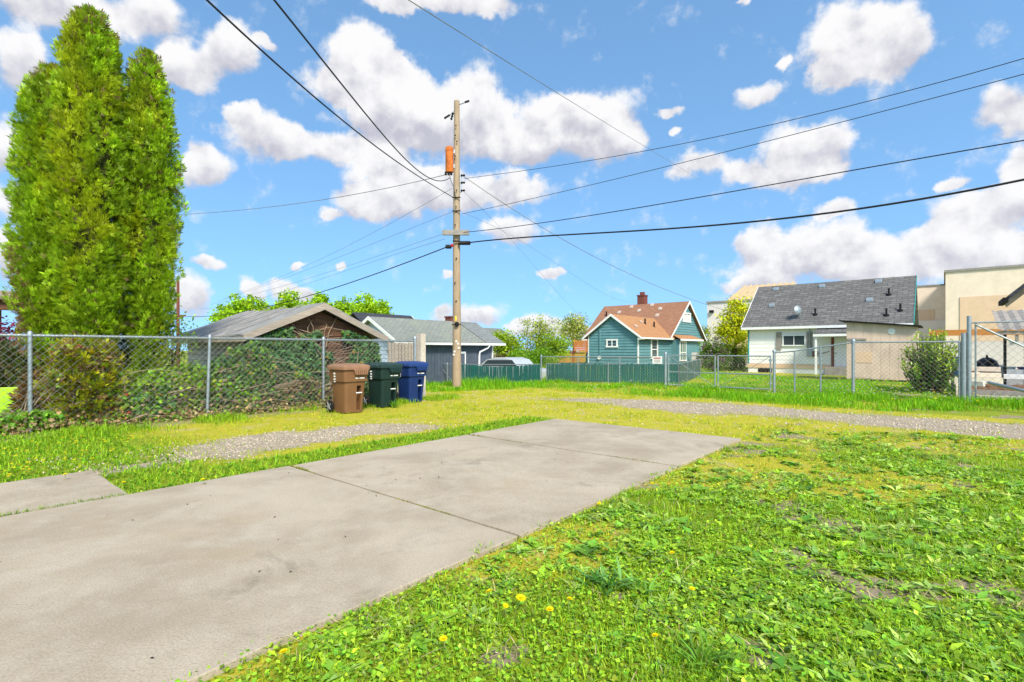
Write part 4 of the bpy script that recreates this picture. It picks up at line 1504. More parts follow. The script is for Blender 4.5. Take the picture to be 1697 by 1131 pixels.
# double gate
def gate(u0, u1, label, flip):
    a_, b_ = fl(sl_u(u0)), fl(sl_u(u1))
    g = empty('fence_gate', (0, 0, 0))
    tag(g, label, 'gate', 'double chain link gate leaves')
    z0, z1 = .10, 1.19
    for p_ in (a_, b_):
        MB().path([(p_[0], p_[1], z0), (p_[0], p_[1], z1)], .025, 8).build('stile', M_galv, g, True)
    for z in (z0, .58, z1):
        rail(g, a_, b_, z, z, .022, 'gate_rail')
    e0, e1 = (a_, b_) if not flip else (b_, a_)
    MB().path([(e0[0], e0[1] - .02, z1), (e1[0], e1[1] - .02, z0)], .009, 6).build('tension_rod', M_galv, g)
    chain(g, a_ + [0, -.03], b_ + [0, -.03], z0, z1, z1, .125, .0028)
    for z in (.3, 1.05):
        MB().lathe([(.045, -.04), (.045, .04)], 10, (e0[0], e0[1], z)).build('hinge', M_galv, g)
    return g


gate(1108, 1185, 'left leaf of double chain link gate, hinged beside the sign', False)
gate(1190, 1277, 'right leaf of double chain link gate, below white house', True)

# taller fence to the right
rf = empty('right_chain_link_fence', (0, 0, 0))
tag(rf, 'rising chain link fence in front of tan shed and laurel', 'fence')
P4 = {u: fl(sl_u(u)) for u in (1283, 1317, 1360, 1414, 1590)}
zz = {1283: 1.30, 1317: 1.36, 1360: 1.48, 1414: 1.62, 1590: 1.62}
for u in P4:
    big = u in (1283, 1414)
    fpost(rf, P4[u], -.05, zz[u] + (.06 if big else 0), .045 if big else .026, big)
ks = [1283, 1317, 1360, 1414, 1590]
for a_, b_ in zip(ks[:-1], ks[1:]):
    rail(rf, P4[a_], P4[b_], zz[a_], zz[b_], .022)
    chain(rf, P4[a_] + [0, -.03], P4[b_] + [0, -.03], .03, zz[a_], zz[b_], .118, .0028)
fpost(rf, fl(sl_u(1597)), -.05, 1.85, .06, False)

# tall swing gate at the right edge
tg_ = empty('tall_chain_link_gate', (0, 0, 0))
tag(tg_, 'tall chain link gate with diagonal brace at right edge', 'gate')
g0 = fl(sl_u(1606)); g1 = g0 + nB * 2.9
zt_ = lambda q_, v: CH + (HZ - v) / F * q_[1]
fpost(tg_, g0, -.05, zt_(g0, 524), .05, False)
MB().path([(g0[0] + .12, g0[1] - .06, .05), (g0[0] + .12, g0[1] - .06, 2.1)], .02, 8).build('stile', M_galv, tg_)
fpost(tg_, g1, -.05, 2.2, .05, False)
rail(tg_, g0, g1, 2.12, 2.12, .022)
MB().path([(g0[0] + .1, g0[1] - .06, 2.08), (g1[0], g1[1] - .06, .25)], .026, 8).build('brace', M_galv, tg_)
chain(tg_, g0 + [.03, -.03], g1 + [0, -.03], .1, 2.12, 2.12, .19, .0034)
pb = [P(1638, 634, 13.3), P(1697, 648, 12.3), P(1760, 664, 11.5)]
o = MB().path(pb, .04, 10).build('steel_pipe', M_galv, None, True)
tag(o, 'loose galvanised pipe lying slanted inside the right gate', 'pipe')

# ------------------------------------------------------------------ wheeled bins
def rrect(hx, hy, r, n=5):
    pts = []
    for cx_, cy_, a0 in ((hx - r, hy - r, 0), (-hx + r, hy - r, PI / 2), (-hx + r, -hy + r, PI), (hx - r, -hy + r, 3 * PI / 2)):
        for i in range(n):
            g = a0 + PI / 2 * i / (n - 1)
            pts.append((cx_ + r * math.cos(g), cy_ + r * math.sin(g)))
    return pts


def loft(rings):
    mb = MB()
    for (z, cx_, cy_, hx, hy, r) in rings:
        mb.v += [(x + cx_, y + cy_, z) for x, y in rrect(hx, hy, r)]
    n = 20
    for i in range(len(rings) - 1):
        for j in range(n):
            j2 = (j + 1) % n
            mb.f.append((i*n + j, i*n + j2, (i+1)*n + j2, (i+1)*n + j))
    mb.f.append(tuple(range(n - 1, -1, -1)))
    e = (len(rings) - 1) * n
    mb.f.append(tuple(range(e, e + n)))
    return mb


def make_bin(name, label, corner, rz, mat, lidmat, seed):
    c = np.array(corner) + .30 * AX + .33 * BX
    b = empty(name, (c[0], c[1], float(zg(*c))), TH + rz)
    tag(b, label, 'bin', 'wheeled bins by the fence')
    body = loft([(.02, .0, .02, .225, .25, .07), (.70, 0, 0, .265, .29, .07), (.705, 0, -.005, .295, .315, .06), (.99, 0, 0, .305, .33, .06)]).build('body', mat, b, True)
    cut = MB().box(.03, .14, -.5, -.11, .06, .61).build('cut', mat, b)
    bpy.context.view_layer.update()
    md = body.modifiers.new('b', 'BOOLEAN'); md.object = cut; md.operation = 'DIFFERENCE'; md.solver = 'EXACT'
    dg = bpy.context.evaluated_depsgraph_get()
    me = bpy.data.meshes.new_from_object(body.evaluated_get(dg))
    body.modifiers.clear(); body.data = me
    bpy.data.objects.remove(cut)
    me.set_sharp_from_angle(angle=math.radians(35))
    MB().path([(.015, -.272, .45), (.155, -.272, .45)], .014, 8).build('lift_bar', M_white, body)
    loft([(.965, 0, 0, .335, .365, .06), (1.03, 0, 0, .34, .37, .06), (1.055, 0, 0, .325, .355, .06), (1.085, 0, .02, .25, .27, .08), (1.095, 0, .03, .15, .18, .08)]).build('lid', lidmat, b, True)
    fl_ = MB().prism([(-.10, -.34, .97), (.27, -.34, .97), (.24, -.34, .845), (-.06, -.34, .845)], (0, -.04, 0)).build('lid_lip', lidmat, b, bevel=.006)
    for k in range(6):
        x = -.055 + k * .052
        MB().box(x, x + .026, -.405, -.378, .86, .962).build('lip_rib', lidmat, fl_)
    for yy in (-.29, .29):
        pass
    for sx_ in (-1, 1):
        wh_ = MB().lathe([(.05, -.025), (.11, -.03), (.135, -.025), (.14, 0), (.135, .025), (.11, .03), (.05, .025)], 20, (sx_ * .285, .30, .14), 'x').build('wheel', M_tyre, b, True)
        MB().lathe([(.035, -.045), (.05, -.032), (.05, .032), (.035, .045)], 12, (sx_ * .285, .30, .14), 'x').build('hub', M_galv, wh_)
        for k in range(5):
            g = 2 * PI * k / 5
            MB().path([(sx_ * .319, .30 + .04 * math.cos(g), .14 + .04 * math.sin(g)), (sx_ * .319, .30 + .105 * math.cos(g), .14 + .105 * math.sin(g))], .012, 6).build('spoke', M_grey, wh_)
    MB().path([(-.28, .30, .14), (.28, .30, .14)], .015, 8).build('axle', M_galv, b)
    MB().path([(-.2, .34, .99), (-.2, .42, 1.0), (.2, .42, 1.0), (.2, .34, .99)], .016, 8).build('handle', mat, b)
    # white stamped print: front line, serial strip on the side
    pm_ = [(-.03, .055), (.045, .012), (.075, .11)]
    for k, (x, wdt) in enumerate(pm_):
        MB().box(x, x + wdt, -.331, -.322, .765, .79).build('printed_mark', M_white, b)
    for k, (z, hh, ww) in enumerate(((.86, .05, .06), (.80, .045, .05), (.74, .045, .055), (.69, .035, .05))):
        MB().box(-.3085, -.296, .05, .05 + ww, z, z + hh * .72).build('printed_mark', M_white, b)
    return b


def plastic(name, col):
    m = plain(name, col, .55, .35, 0, .12, 3.0, tuple(x * .75 + .05 for x in col), 140, .12)
    return m


make_bin('wheeled_bin', 'brown wheeled bin, nearest of three beside the fence', (-3.59, 10.96), .0, plastic('brown_plastic', (.195, .092, .038)), plastic('light_brown_plastic', (.28, .145, .08)), 1)
make_bin('wheeled_bin', 'dark green wheeled bin in the middle of three', (-3.10, 12.08), .03, plastic('green_plastic', (.007, .027, .022)), plastic('green_lid_plastic', (.014, .038, .034)), 2)
make_bin('wheeled_bin', 'blue wheeled bin, furthest of three near timber post', (-2.66, 13.3), -.04, plastic('blue_plastic', (.006, .027, .125)), plastic('blue_lid_plastic', (.012, .042, .17)), 3)

# ------------------------------------------------------------------ arborvitae
def fan_sprays(fo, base, axis, side, L, col, k=6, spread=1.05, wd=.115):
    """flat fan of k leaflets for each spray"""
    N = len(base)
    axis = nrm(axis); side = nrm(side - axis * (side * axis).sum(1, keepdims=True)); nn = np.cross(axis, side)
    for i in range(k):
        g = (i / (k - 1) - .5) * 2 * spread + rng.normal(0, .12, (N, 1))
        d = axis * np.cos(g) + side * np.sin(g) + nn * rng.normal(0, .18, (N, 1))
        l = L * (1 - .35 * abs(i / (k - 1) - .5) * 2) * rng.uniform(.75, 1.2, N)
        st = base + axis * (L[:, None] * .25 * (1 - abs(i / (k - 1) - .5) * 2))
        sd2 = nrm(np.cross(d, nn))
        w_ = (l * wd)[:, None]
        tip = st + d * l[:, None]
        V = np.stack([st, st + d * l[:, None] * .55 - sd2 * w_, tip, st + d * l[:, None] * .55 + sd2 * w_], 1).reshape(-1, 3)
        kk = (np.arange(N) * 4)[:, None]
        Tq = np.concatenate([kk + np.array([0, 1, 2]), kk + np.array([0, 2, 3])], 0)
        c = col * rng.uniform(.8, 1.2, (N, 1))
        fo.add((V, Tq, 4), c)


def arborvitae(label, x, y, h, r, N, seed, brown):
    t_ = empty('arborvitae_tree', (x, y, 0))
    tag(t_, label, 'tree', 'arborvitae trees')
    MB().path([(0, 0, -.1), (.03, 0, 1.5), (0, .02, h * .9)], [.16, .13, .02], 10).build('trunk', M_bark, t_, True)
    rg = np.random.default_rng(seed)
    fo = Foliage()
    nc = N // 30                                  # clumps of overlapping fans, dark gaps between
    tc_ = .05 + .945 * rg.random(nc) ** .95
    thc = rg.uniform(-PI, PI, nc)
    prof = np.minimum(1, ((1 - tc_) / .24 + .01) ** .36) * (.48 + .52 * sstep(tc_, .04, .42))
    zc_ = tc_ * h
    lump = fbm(thc * 1.9 + seed * 7 + 30, zc_ * 1.1 + 50, 3) - .5
    Rc_ = r * prof * (1 + .36 * lump + rg.normal(0, .13, nc))
    ci = np.repeat(np.arange(nc), 30); N = len(ci)
    th = thc[ci] + rg.normal(0, .150, N) / np.maximum(.35, prof[ci]) * .62 / r; t = tc_[ci] + rg.normal(0, .125, N) / h
    dist = np.hypot((th - thc[ci]) * r, (t - tc_[ci]) * h)
    rad = Rc_[ci] - .9 * dist ** 2 / .16 * .5 - np.abs(rg.normal(0, .05, N)) - .22 * (rg.random(N) < .25) * rg.random(N)
    dep = np.clip((Rc_[ci] - rad) / .25, 0, 1)
    zz_ = np.clip(t, .04, 1.0) * h
    rad = np.maximum(rad, .02)
    out = np.stack([np.cos(th), np.sin(th), 0 * th], 1)
    base = out * rad[:, None] + np.stack([0 * th, 0 * th, zz_], 1)
    up = np.array([0, 0, 1.0])
    ax = out * rg.uniform(.3, .9, (N, 1)) + up * rg.uniform(.35, 1.1, (N, 1)) + rg.normal(0, .22, (N, 3))
    tang = np.stack([-np.sin(th), np.cos(th), 0 * th], 1)
    sd_ = tang * rg.normal(0, 1, (N, 1)) + up * rg.normal(0, .8, (N, 1)) + out * rg.normal(0, .5, (N, 1))
    L = rg.uniform(.06, .12, N)
    hue = fbm(th * 1.3 + 9 + seed, zz_ * .8 + 3, 3)
    cv = np.exp(rg.normal(0, .20, (nc, 1)))[ci]
    col = np.array([.265, .405, .014])[None] * np.exp(rg.normal(0, .18, (N, 1))) * cv
    yel = sstep(hue, .40, .66)[:, None]
    col = col * (1 - yel) + yel * np.array([.39, .45, .014]) * np.exp(rg.normal(0, .16, (N, 1))) * cv
    bm_ = brown(t, th, rg)[:, None] * 1.0
    col = np.where(rg.random((N, 1)) < bm_, np.array([.27, .18, .085]) * np.exp(rg.normal(0, .3, (N, 1))), col)
    fan_sprays(fo, base, ax, sd_, L, col)
    fo.build('crown', M_leaf, t_)
    # solid dark core, added so the gaps between sprays look shaded
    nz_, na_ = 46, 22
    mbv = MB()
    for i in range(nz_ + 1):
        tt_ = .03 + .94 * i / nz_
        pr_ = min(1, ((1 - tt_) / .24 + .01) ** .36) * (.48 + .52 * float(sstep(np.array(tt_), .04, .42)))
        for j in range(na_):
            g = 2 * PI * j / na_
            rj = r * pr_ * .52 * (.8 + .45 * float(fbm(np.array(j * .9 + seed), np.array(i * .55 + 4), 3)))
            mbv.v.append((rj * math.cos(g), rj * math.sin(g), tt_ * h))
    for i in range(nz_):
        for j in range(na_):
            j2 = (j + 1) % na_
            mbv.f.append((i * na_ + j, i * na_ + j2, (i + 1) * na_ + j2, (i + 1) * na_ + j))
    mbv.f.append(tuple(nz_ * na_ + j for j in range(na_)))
    mbv.build('dark_inner_core', M_darkcore, t_)
    # dead twigs, seen through the gaps
    n = 900
    g = rg.uniform(-PI, PI, n); z = rg.uniform(.6, h * .93, n)
    pr = np.minimum(1, ((1 - z / h) / .42 + .01) ** .62) * r * .62
    V, Tq, k = blade_batch(np.stack([0 * g, 0 * g, z], 1), g, pr, .025, .95, .1)
    np_mesh('twigs', V, Tq, M_bark, t_)
    return t_


br_top = lambda t, th, rg: .025 + .30 * sstep(t, .88, 1.0)
br_left = lambda t, th, rg: .03 + .5 * sstep(-np.cos(th - .6), .2, .9) * (1 - sstep(t, .38, .52)) * sstep(t, .12, .2) + .35 * sstep(t, .9, 1)
def place(u, Y):
    return (u - CX) / F * Y, Y
arborvitae('left of three arborvitae, wide with browned lower side', *place(88, 10.1), 6.95, .60, 24000, 11, br_left)
arborvitae('tallest arborvitae with browned tip in the middle', *place(150, 9.95), 7.95, .62, 26500, 12, br_top)
arborvitae('right hand slimmer arborvitae of three behind the fence', *place(245, 10.7), 7.6, .51, 20500, 13, br_top)


# ------------------------------------------------------------------ generic trees, shrubs
def limbs(mb, p0, p1, r0, r1, bend, r):
    p0 = Vector(p0); p1 = Vector(p1)
    m = (p0 + p1) / 2 + Vector((r.uniform(-bend, bend), r.uniform(-bend, bend), r.uniform(0, bend)))
    mb.path([p0, m, p1], [r0, (r0 + r1) / 2, r1], 6)


def tree(name, label, x, y, ells, col, nclump, nleaf, L, cat='tree', group=None, spread=.22, trunk=.08, z0=None, seed=0, barkmat=None, wd=.6, extra=None, vary=.25, fork=.45):
    """ells: list of (cx, cy, cz, rx, ry, rz) crown volumes relative to the base"""
    z0 = float(zg(x, y)) if z0 is None else z0
    o = empty(name, (x, y, z0))
    tag(o, label, cat, group)
    rg = np.random.default_rng(seed + 100); rr = random.Random(seed)
    mb = MB(); fo = Foliage()
    top = max(e[2] for e in ells)
    c0 = Vector((ells[0][0] * .5, ells[0][1] * .5, max(.05, fork * top)))
    mb.path([(0, 0, -.1), (c0.x * .5, c0.y * .5, c0.z * .5), tuple(c0)], [trunk * 1.25, trunk, trunk * .75], 8)
    vol = np.array([e[3] * e[4] * e[5] for e in ells]); vol /= vol.sum()
    for e, f_ in zip(ells, vol):
        n = max(4, int(nclump * f_))
        d = rand_dir(n, rg) * (rg.random((n, 1)) ** .38)
        C = np.array(e[:3]) + d * np.array(e[3:])
        ec = Vector(e[:3])
        limbs(mb, c0, ec, trunk * .6, trunk * .3, .1 * e[5], rr)
        for i in range(0, n, max(1, n // 14)):
            limbs(mb, ec if rr.random() < .7 else c0, C[i], trunk * .28, trunk * .06, .12 * e[5], rr)
        m = n * nleaf
        cc = np.repeat(C, nleaf, 0)
        off_ = rg.normal(0, 1, (m, 3)) * spread * np.array([1, 1, .8])
        b = cc + off_
        ax = rand_dir(m, rg) + np.array([0, 0, .25]); nm_ = rand_dir(m, rg) * .8 + np.array([0, 0, .7])
        l = L * rg.uniform(.6, 1.3, m)
        cl = np.repeat(np.exp(rg.normal(0, vary * .8, (n, 1))), nleaf, 0)
        fo.add(leaf_batch(b, ax, nm_, l, l * wd), tints(m, col, vary * .7, .12, rg) * cl)
        if extra:
            ecol, frac, el_ = extra
            pick = C[rg.random(n) < frac]
            if len(pick):
                k = 10
                b = np.repeat(pick, k, 0) + rg.normal(0, spread * .5, (len(pick) * k, 3))
                fo.add(leaf_batch(b, rand_dir(len(b), rg), rand_dir(len(b), rg), el_, el_ * .8), tints(len(b), ecol, .2, .05, rg))
    mb.build('trunk', barkmat or M_bark, o, True)
    fo.build('crown', M_leaf, o)
    return o


# row of bright trees beyond the shed
POP = [(402, 484, 80, 'leftmost'), (437, 500, 50, 'low second'), (480, 480, 54, 'tall third'), (512, 497, 40, 'small fourth'), (533, 484, 34, 'narrow fifth'), (566, 490, 42, 'sixth'), (604, 484, 50, 'broad seventh'), (634, 496, 26, 'slim last')]
for i, (u, v, wpx, nm) in enumerate(POP):
    Y = 58 + (i % 3) * 3
    x = (u - CX) / F * Y
    zt_top = CH + (HZ - v) / F * Y
    rw = wpx / 2 / F * Y * 1.3
    H_ = zt_top + .4
    tree('poplar_tree', '%s of the bright green trees beyond the wooden shed' % nm, x, Y,
         [(0, 0, H_ * .48, rw, rw, H_ * .34), (0, 0, H_ * .74, rw * .66, rw * .66, H_ * .25)], (.34, .52, .014), 330, 30, .30, 'tree', 'bright trees beyond the shed', .26, .12, seed=i, wd=.8)

# shrubs behind the garage
tree('hedge_shrub', 'yellow green arching shrub just right of the garage', *place(838, 35), [(0, 0, 1.9, 1.15, 1.0, 1.1), (-.6, 0, 2.35, .8, .8, .7)], (.30, .42, .016), 120, 40, .15, 'shrub', None, .22, .06, seed=31)
tree('hedge_shrub', 'brown tangled shrub under the arching shrub by garage', *place(826, 33.5), [(0, 0, .9, .55, .6, .7)], (.12, .08, .035), 60, 30, .1, 'shrub', None, .16, .05, seed=32)
tree('flowering_tree', 'pale blossom tree with bare upright twigs behind green fence', *place(888, 37), [(0, 0, 2.0, 1.7, 1.2, 1.1), (.3, 0, 3.1, 1.5, 1.0, .9)], (.32, .40, .04), 110, 22, .15, 'tree', None, .20, .07, seed=33, extra=((.62, .56, .42), .55, .12))
tree('hedge_shrub', 'dense green bush behind the end of green slat fence', *place(872, 31.5), [(0, 0, .9, 1.1, .8, .8), (.9, 0, 1.1, .7, .7, .7)], (.17, .34, .016), 110, 34, .12, 'shrub', None, .18, .05, seed=34)
tree('hedge_shrub', 'bush left of cedar deck, in fresh leaf', *place(915, 36), [(0, 0, 1.4, 1.3, .9, 1.2)], (.28, .40, .02), 110, 34, .14, 'shrub', None, .2, .05, seed=35)
tree('flowering_tree', 'creamy blossoming tree behind the cedar deck', *place(950, 52), [(0, 0, 3.1, 1.55, 1.3, 1.5), (0.2, 0, 4.2, 1.1, 1.0, .8)], (.36, .42, .06), 130, 24, .2, 'tree', None, .3, .09, seed=36, extra=((.66, .62, .42), .6, .18))
# between teal and white houses
tree('lilac_bush', 'lilac bush with purple flowers right of teal house', *place(1181, 33), [(0, 0, .95, 1.0, .8, .95), (.1, 0, 1.5, .8, .7, .6)], (.11, .20, .025), 120, 34, .12, 'bush', None, .17, .06, seed=41, extra=((.42, .19, .40), .8, .10))
tree('lilac_bush', 'low green shrubs at the foot of white house corner', *place(1216, 34), [(0, 0, .45, 1.1, .6, .45)], (.12, .19, .03), 60, 30, .1, 'bush', None, .15, .04, seed=42)
mt_ = tree('maple_tree', 'airy yellow green tree beside the white house', *place(1219, 39), [(0, 0, 2.6, 1.35, 1.2, 1.0), (.15, 0, 3.9, 1.25, 1.1, 1.1), (.4, 0, 4.9, .7, .7, .6), (-.9, 0, 3.0, .8, .8, .5)], (.56, .58, .016), 190, 26, .17, 'tree', None, .20, .09, seed=43, wd=.7)
tree('hedge_shrub', 'clipped green hedge under the airy tree', *place(1219, 40.5), [(0, 0, 1.5, 1.5, .7, .55), (0, 0, 1.0, 1.4, .6, .5)], (.24, .32, .014), 110, 30, .14, 'hedge', None, .16, .06, seed=44)
tree('distant_tree', 'small pale tree in the gap right of teal house', *place(1163, 55), [(0, 0, 2.4, .9, .9, 1.6)], (.26, .33, .03), 70, 26, .2, 'tree', None, .25, .06, seed=45)
gw = MB().box(-.1, .1, -4, 4, 0, 1.15).build('garden_wall', M_palew, None)
gw.location = (*place(1225, 43), 0); gw.rotation_euler = (0, 0, TH)
tag(gw, 'low pale garden wall below the airy tree', 'wall')


def laurel():
    x, y = place(1540, 16.6)
    o = empty('laurel_shrub', (x, y, 0))
    tag(o, 'glossy green laurel shrub behind the fence by tan shed', 'shrub')
    rg = np.random.default_rng(51); rr = random.Random(4)
    mb = MB(); fo = Foliage()
    for i in range(95):
        g = rg.uniform(-PI, PI); q = rg.random() ** .5
        tx_, ty_ = .95 * q * math.cos(g) + .05, .75 * q * math.sin(g)
        h = (2.05 - .85 * q ** 2) * rg.uniform(.72, 1.03)
        if tx_ < -.45: h *= .72
        p0 = Vector((tx_ * .35, ty_ * .35, 0)); p1 = Vector((tx_, ty_, h))
        limbs(mb, p0, p1, .022, .006, .08, rr)
        n = 46
        s = rg.uniform(.12, 1.04, n)[:, None]
        b = np.array(p0) + (np.array(p1) - np.array(p0)) * s + rg.normal(0, .05, (n, 3))
        ax = rand_dir(n, rg) * .9 + np.array([0, 0, .75])
        l = rg.uniform(.08, .145, n)
        new = (s[:, 0] > .82)[:, None]
        c = np.where(new, tints(n, (.32, .44, .03), .2, .1, rg), tints(n, (.13, .24, .025), .3, .1, rg))
        fo.add(leaf_batch(b, ax, rand_dir(n, rg) + np.array([0, 0, .8]), l, l * .42), c)
    mb.build('stems', M_bark, o, True)
    fo.build('foliage', leafmat('glossy_leaf', .25, .32, .5), o)


laurel()

# ------------------------------------------------------------------ ivy and undergrowth along the left fence
def fence_pt(s, back):
    """point s metres along the left fence from its frame edge, back metres behind it"""
    n = np.array([-ld[1], ld[0]])
    return LP0 + ld * s + n * back


def ivy(name, label, samples, col, L, cat, stems=30, seed=0, mix=(), mat=None, twmat=None, group=None):
    """samples: (pts, normals)"""
    rg = np.random.default_rng(seed)
    o = empty(name, (float(samples[0][:, 0].mean()), float(samples[0][:, 1].mean()), 0))
    org = np.array(o.location)
    tag(o, label, cat, group)
    pts, nr = samples
    pts = pts - org
    N = len(pts)
    fo = Foliage()
    ax = rand_dir(N, rg) * .7 + np.array([0, 0, -.55]) + nr * .25
    nm_ = nr + rand_dir(N, rg) * .55
    l = L * rg.uniform(.6, 1.3, N)
    c = tints(N, col, .32, .12, rg)
    for mc, fr in mix:
        k = rg.random(N) < fr
        c[k] = tints(int(k.sum()), mc, .3, .1, rg)
    fo.add(ivy_batch(pts, ax, nm_, l), c)
    fo.build('leaves', mat or M_leaf, o)
    mb = MB(); rr = random.Random(seed)
    for i in range(stems):
        a = Vector(pts[rr.randrange(N)]); b = Vector(pts[rr.randrange(N)])
        if (a - b).length > 1.5:
            b = a + (b - a).normalized() * 1.2
        a2 = a - Vector(nr[0]) * .04
        limbs(mb, a2, b, .011, .004, .16, rr)
    mb.build('stems', twmat or M_twig, o)
    return o


def mound(s0, s1, b0, b1, hfun, N, seed):
    """points through a low heap of growth between fence distances"""
    rg = np.random.default_rng(seed)
    s = rg.uniform(s0, s1, N); bk_ = rg.uniform(b0, b1, N)
    n = np.array([-ld[1], ld[0]])
    xy = LP0 + ld * s[:, None] + n * bk_[:, None]
    top = hfun(s, bk_) * (.75 + .5 * fbm(s * 2.2 + seed, bk_ * 2.2 + 7, 3))
    q = rg.random(N) ** .45
    p = np.concatenate([xy, (top * q)[:, None] + .03], 1)
    nr = np.stack([np.full(N, -n[0]), np.full(N, -n[1]), np.full(N, .75)], 1) + rg.normal(0, .3, (N, 3))
    return p, nrm(nr)


su = lambda u: col_on(u, LP0, ld)
hump = lambda c, wd_, h: (lambda s, b: h * np.exp(-((s - c) / wd_) ** 2) + .12)
sA_, sB_ = su(205), su(395)
ivy('ivy_mound', 'bright green ivy mound spilling through fence beside the arborvitae', mound(sA_ - .3, sB_ + .5, .02, .75, lambda s, b: .35 + .65 * np.exp(-((s - su(330)) / .8) ** 2) + .25 * np.exp(-((s - su(230)) / .7) ** 2), 3600, 61), (.19, .34, .02), .085, 'ivy', 40, 61, (((.24, .20, .10), .08), ((.20, .30, .02), .2)))
ivy('ivy_mound', 'dark green ivy clump at far left foot of the fence', mound(-.6, su(105), -.10, .55, lambda s, b: .30 + 0 * s, 1500, 62), (.15, .30, .02), .085, 'ivy', 20, 62)
ivy('bramble_heap', 'brown dead bramble heap along fence foot left of brown bin', mound(su(300), su(562), .02, .6, lambda s, b: .28 + .42 * np.exp(-((s - su(512)) / .55) ** 2), 2500, 63), (.27, .185, .10), .07, 'brambles', 160, 63, (((.12, .20, .02), .38), ((.34, .24, .12), .2)))
# ivy on the shed gable wall
rgi = np.random.default_rng(64)
N = 11000
sx_ = rgi.uniform(-.05, SW - .1, N); zi = rgi.uniform(.05, 2.2, N)
dens_ = fbm(sx_ * 1.6 + 3, zi * 1.6 + 8, 4)
gap = np.exp(-((sx_ - 2.1) / .65) ** 2) * sstep(zi, 1.35, 1.6)
lefty = 1 - sstep(zi - (1.9 + .15 * np.cos(sx_ * 2)), 0, .25)
keep = (dens_ - .42 * gap - .25 * sstep(zi, 1.55, 2.1) + .14 * (sx_ < 1.9) > .36) & (rgi.random(N) < lefty + .1) & (zi < 1.62 + .37 * np.minimum(sx_, SW - .2 - sx_))
bulge = .10 + .40 * np.clip(1.35 - zi, 0, 1) * rgi.random(N) + .12 * rgi.random(N)
xi_, yi_ = sx_[keep], (.18 - bulge)[keep]
xy = SC[None] + xi_[:, None] * AX + yi_[:, None] * BX
pts = np.concatenate([xy, zi[keep][:, None]], 1)
nr = np.tile(np.array([*(-BX), .35]), (len(pts), 1)) + rgi.normal(0, .25, (len(pts), 3))
ivy('wall_ivy', 'dark ivy covering the gable wall of wooden shed', (pts, nrm(nr)), (.075, .17, .06), .105, 'ivy', 70, 64, (((.10, .20, .03), .22), ((.34, .22, .03), .035)))
# growth caught in the mesh itself
rgf = np.random.default_rng(66)
N = 9000
uu = rgf.uniform(185, 640, N)
s_ = np.array([su(q) for q in uu])
hp_ = np.interp(uu, [185, 235, 300, 350, 385, 430, 480, 520, 545, 580, 640], [.95, .55, .85, 1.05, 1.35, 1.58, 1.60, 1.45, 1.10, .95, .80])
q_ = rgf.random(N); zf = hp_ * q_
keep = fbm(s_ * 1.9 + 3, zf * 1.9 + 5, 4) > (.36 + .10 * q_ + np.where(uu > 385, .0, .04))
nn2 = np.array([-ld[1], ld[0]])
bk2 = rgf.uniform(.03, .42, N)
xy = LP0 + ld * s_[:, None] + nn2 * bk2[:, None]
pts = np.concatenate([xy, zf[:, None] + .04], 1)[keep]
nr = np.tile(np.array([*(-nn2), .45]), (len(pts), 1)) + rgf.normal(0, .3, (len(pts), 3))
ivy('fence_ivy', 'dense dark ivy and vines caught in the tall fence mesh', (pts, nrm(nr)), (.10, .20, .055), .09, 'ivy', 150, 66, (((.18, .33, .03), .30), ((.28, .20, .11), .10), ((.50, .33, .03), .012)))
N = 4200
uu = rgf.uniform(20, 215, N)
s_ = np.array([su(q) for q in uu])
hp_ = np.interp(uu, [20, 50, 90, 150, 190, 215], [.6, .9, 1.45, 1.5, 1.2, .7])
q_ = rgf.random(N); zf = hp_ * q_
keep = fbm(s_ * 2.1 + 13, zf * 2.1 + 5, 4) > .40 + .08 * q_
bk2 = rgf.uniform(-.05, .30, N)
xy = LP0 + ld * s_[:, None] + nn2 * bk2[:, None]
pts = np.concatenate([xy, zf[:, None] + .03], 1)[keep]
nr = np.tile(np.array([*(-nn2), .45]), (len(pts), 1)) + rgf.normal(0, .3, (len(pts), 3))
ivy('rusty_creeper', 'rusty red and yellow green creeper in fence mesh below arborvitae', (pts, nrm(nr)), (.27, .27, .03), .075, 'creeper', 45, 67, (((.27, .15, .06), .38), ((.38, .05, .03), .06), ((.14, .24, .03), .25)))
N = 2600
s_ = rgf.uniform(-.4, su(600), N); bk2 = rgf.normal(-.02, .13, N)
xy = LP0 + ld * s_[:, None] + nn2 * bk2[:, None]
zf = np.abs(rgf.normal(0, .10, N)) * (.4 + 1.2 * fbm(s_ * 2.5, s_ * 0 + 3, 3))
nr = np.tile(np.array([*(-nn2), .8]), (N, 1)) + rgf.normal(0, .4, (N, 3))
ivy('fence_foot_litter', 'dead leaves and low ivy along the foot of tall fence', (np.concatenate([xy, zf[:, None] + .02], 1), nrm(nr)), (.30, .20, .10), .06, 'leaf litter', 10, 68, (((.16, .29, .025), .42), ((.42, .30, .15), .2)))
# bare vine on the gable
mb = MB(); rr = random.Random(9)
for k in range(16):
    x0 = 1.55 + rr.uniform(-.3, .5)
    a = (x0, .12, 1.45 + rr.uniform(0, .2)); b = (x0 + rr.uniform(-.9, .8), .10, 1.75 + rr.uniform(0, .55))
    limbs(mb, a, b, .013, .005, .10, rr)
o = mb.build('bare_vine', M_twig, None)
o.location = (SC[0], SC[1], 0); o.rotation_euler = (0, 0, TH)
tag(o, 'bare pale vine stems spread over the shed gable', 'vine')
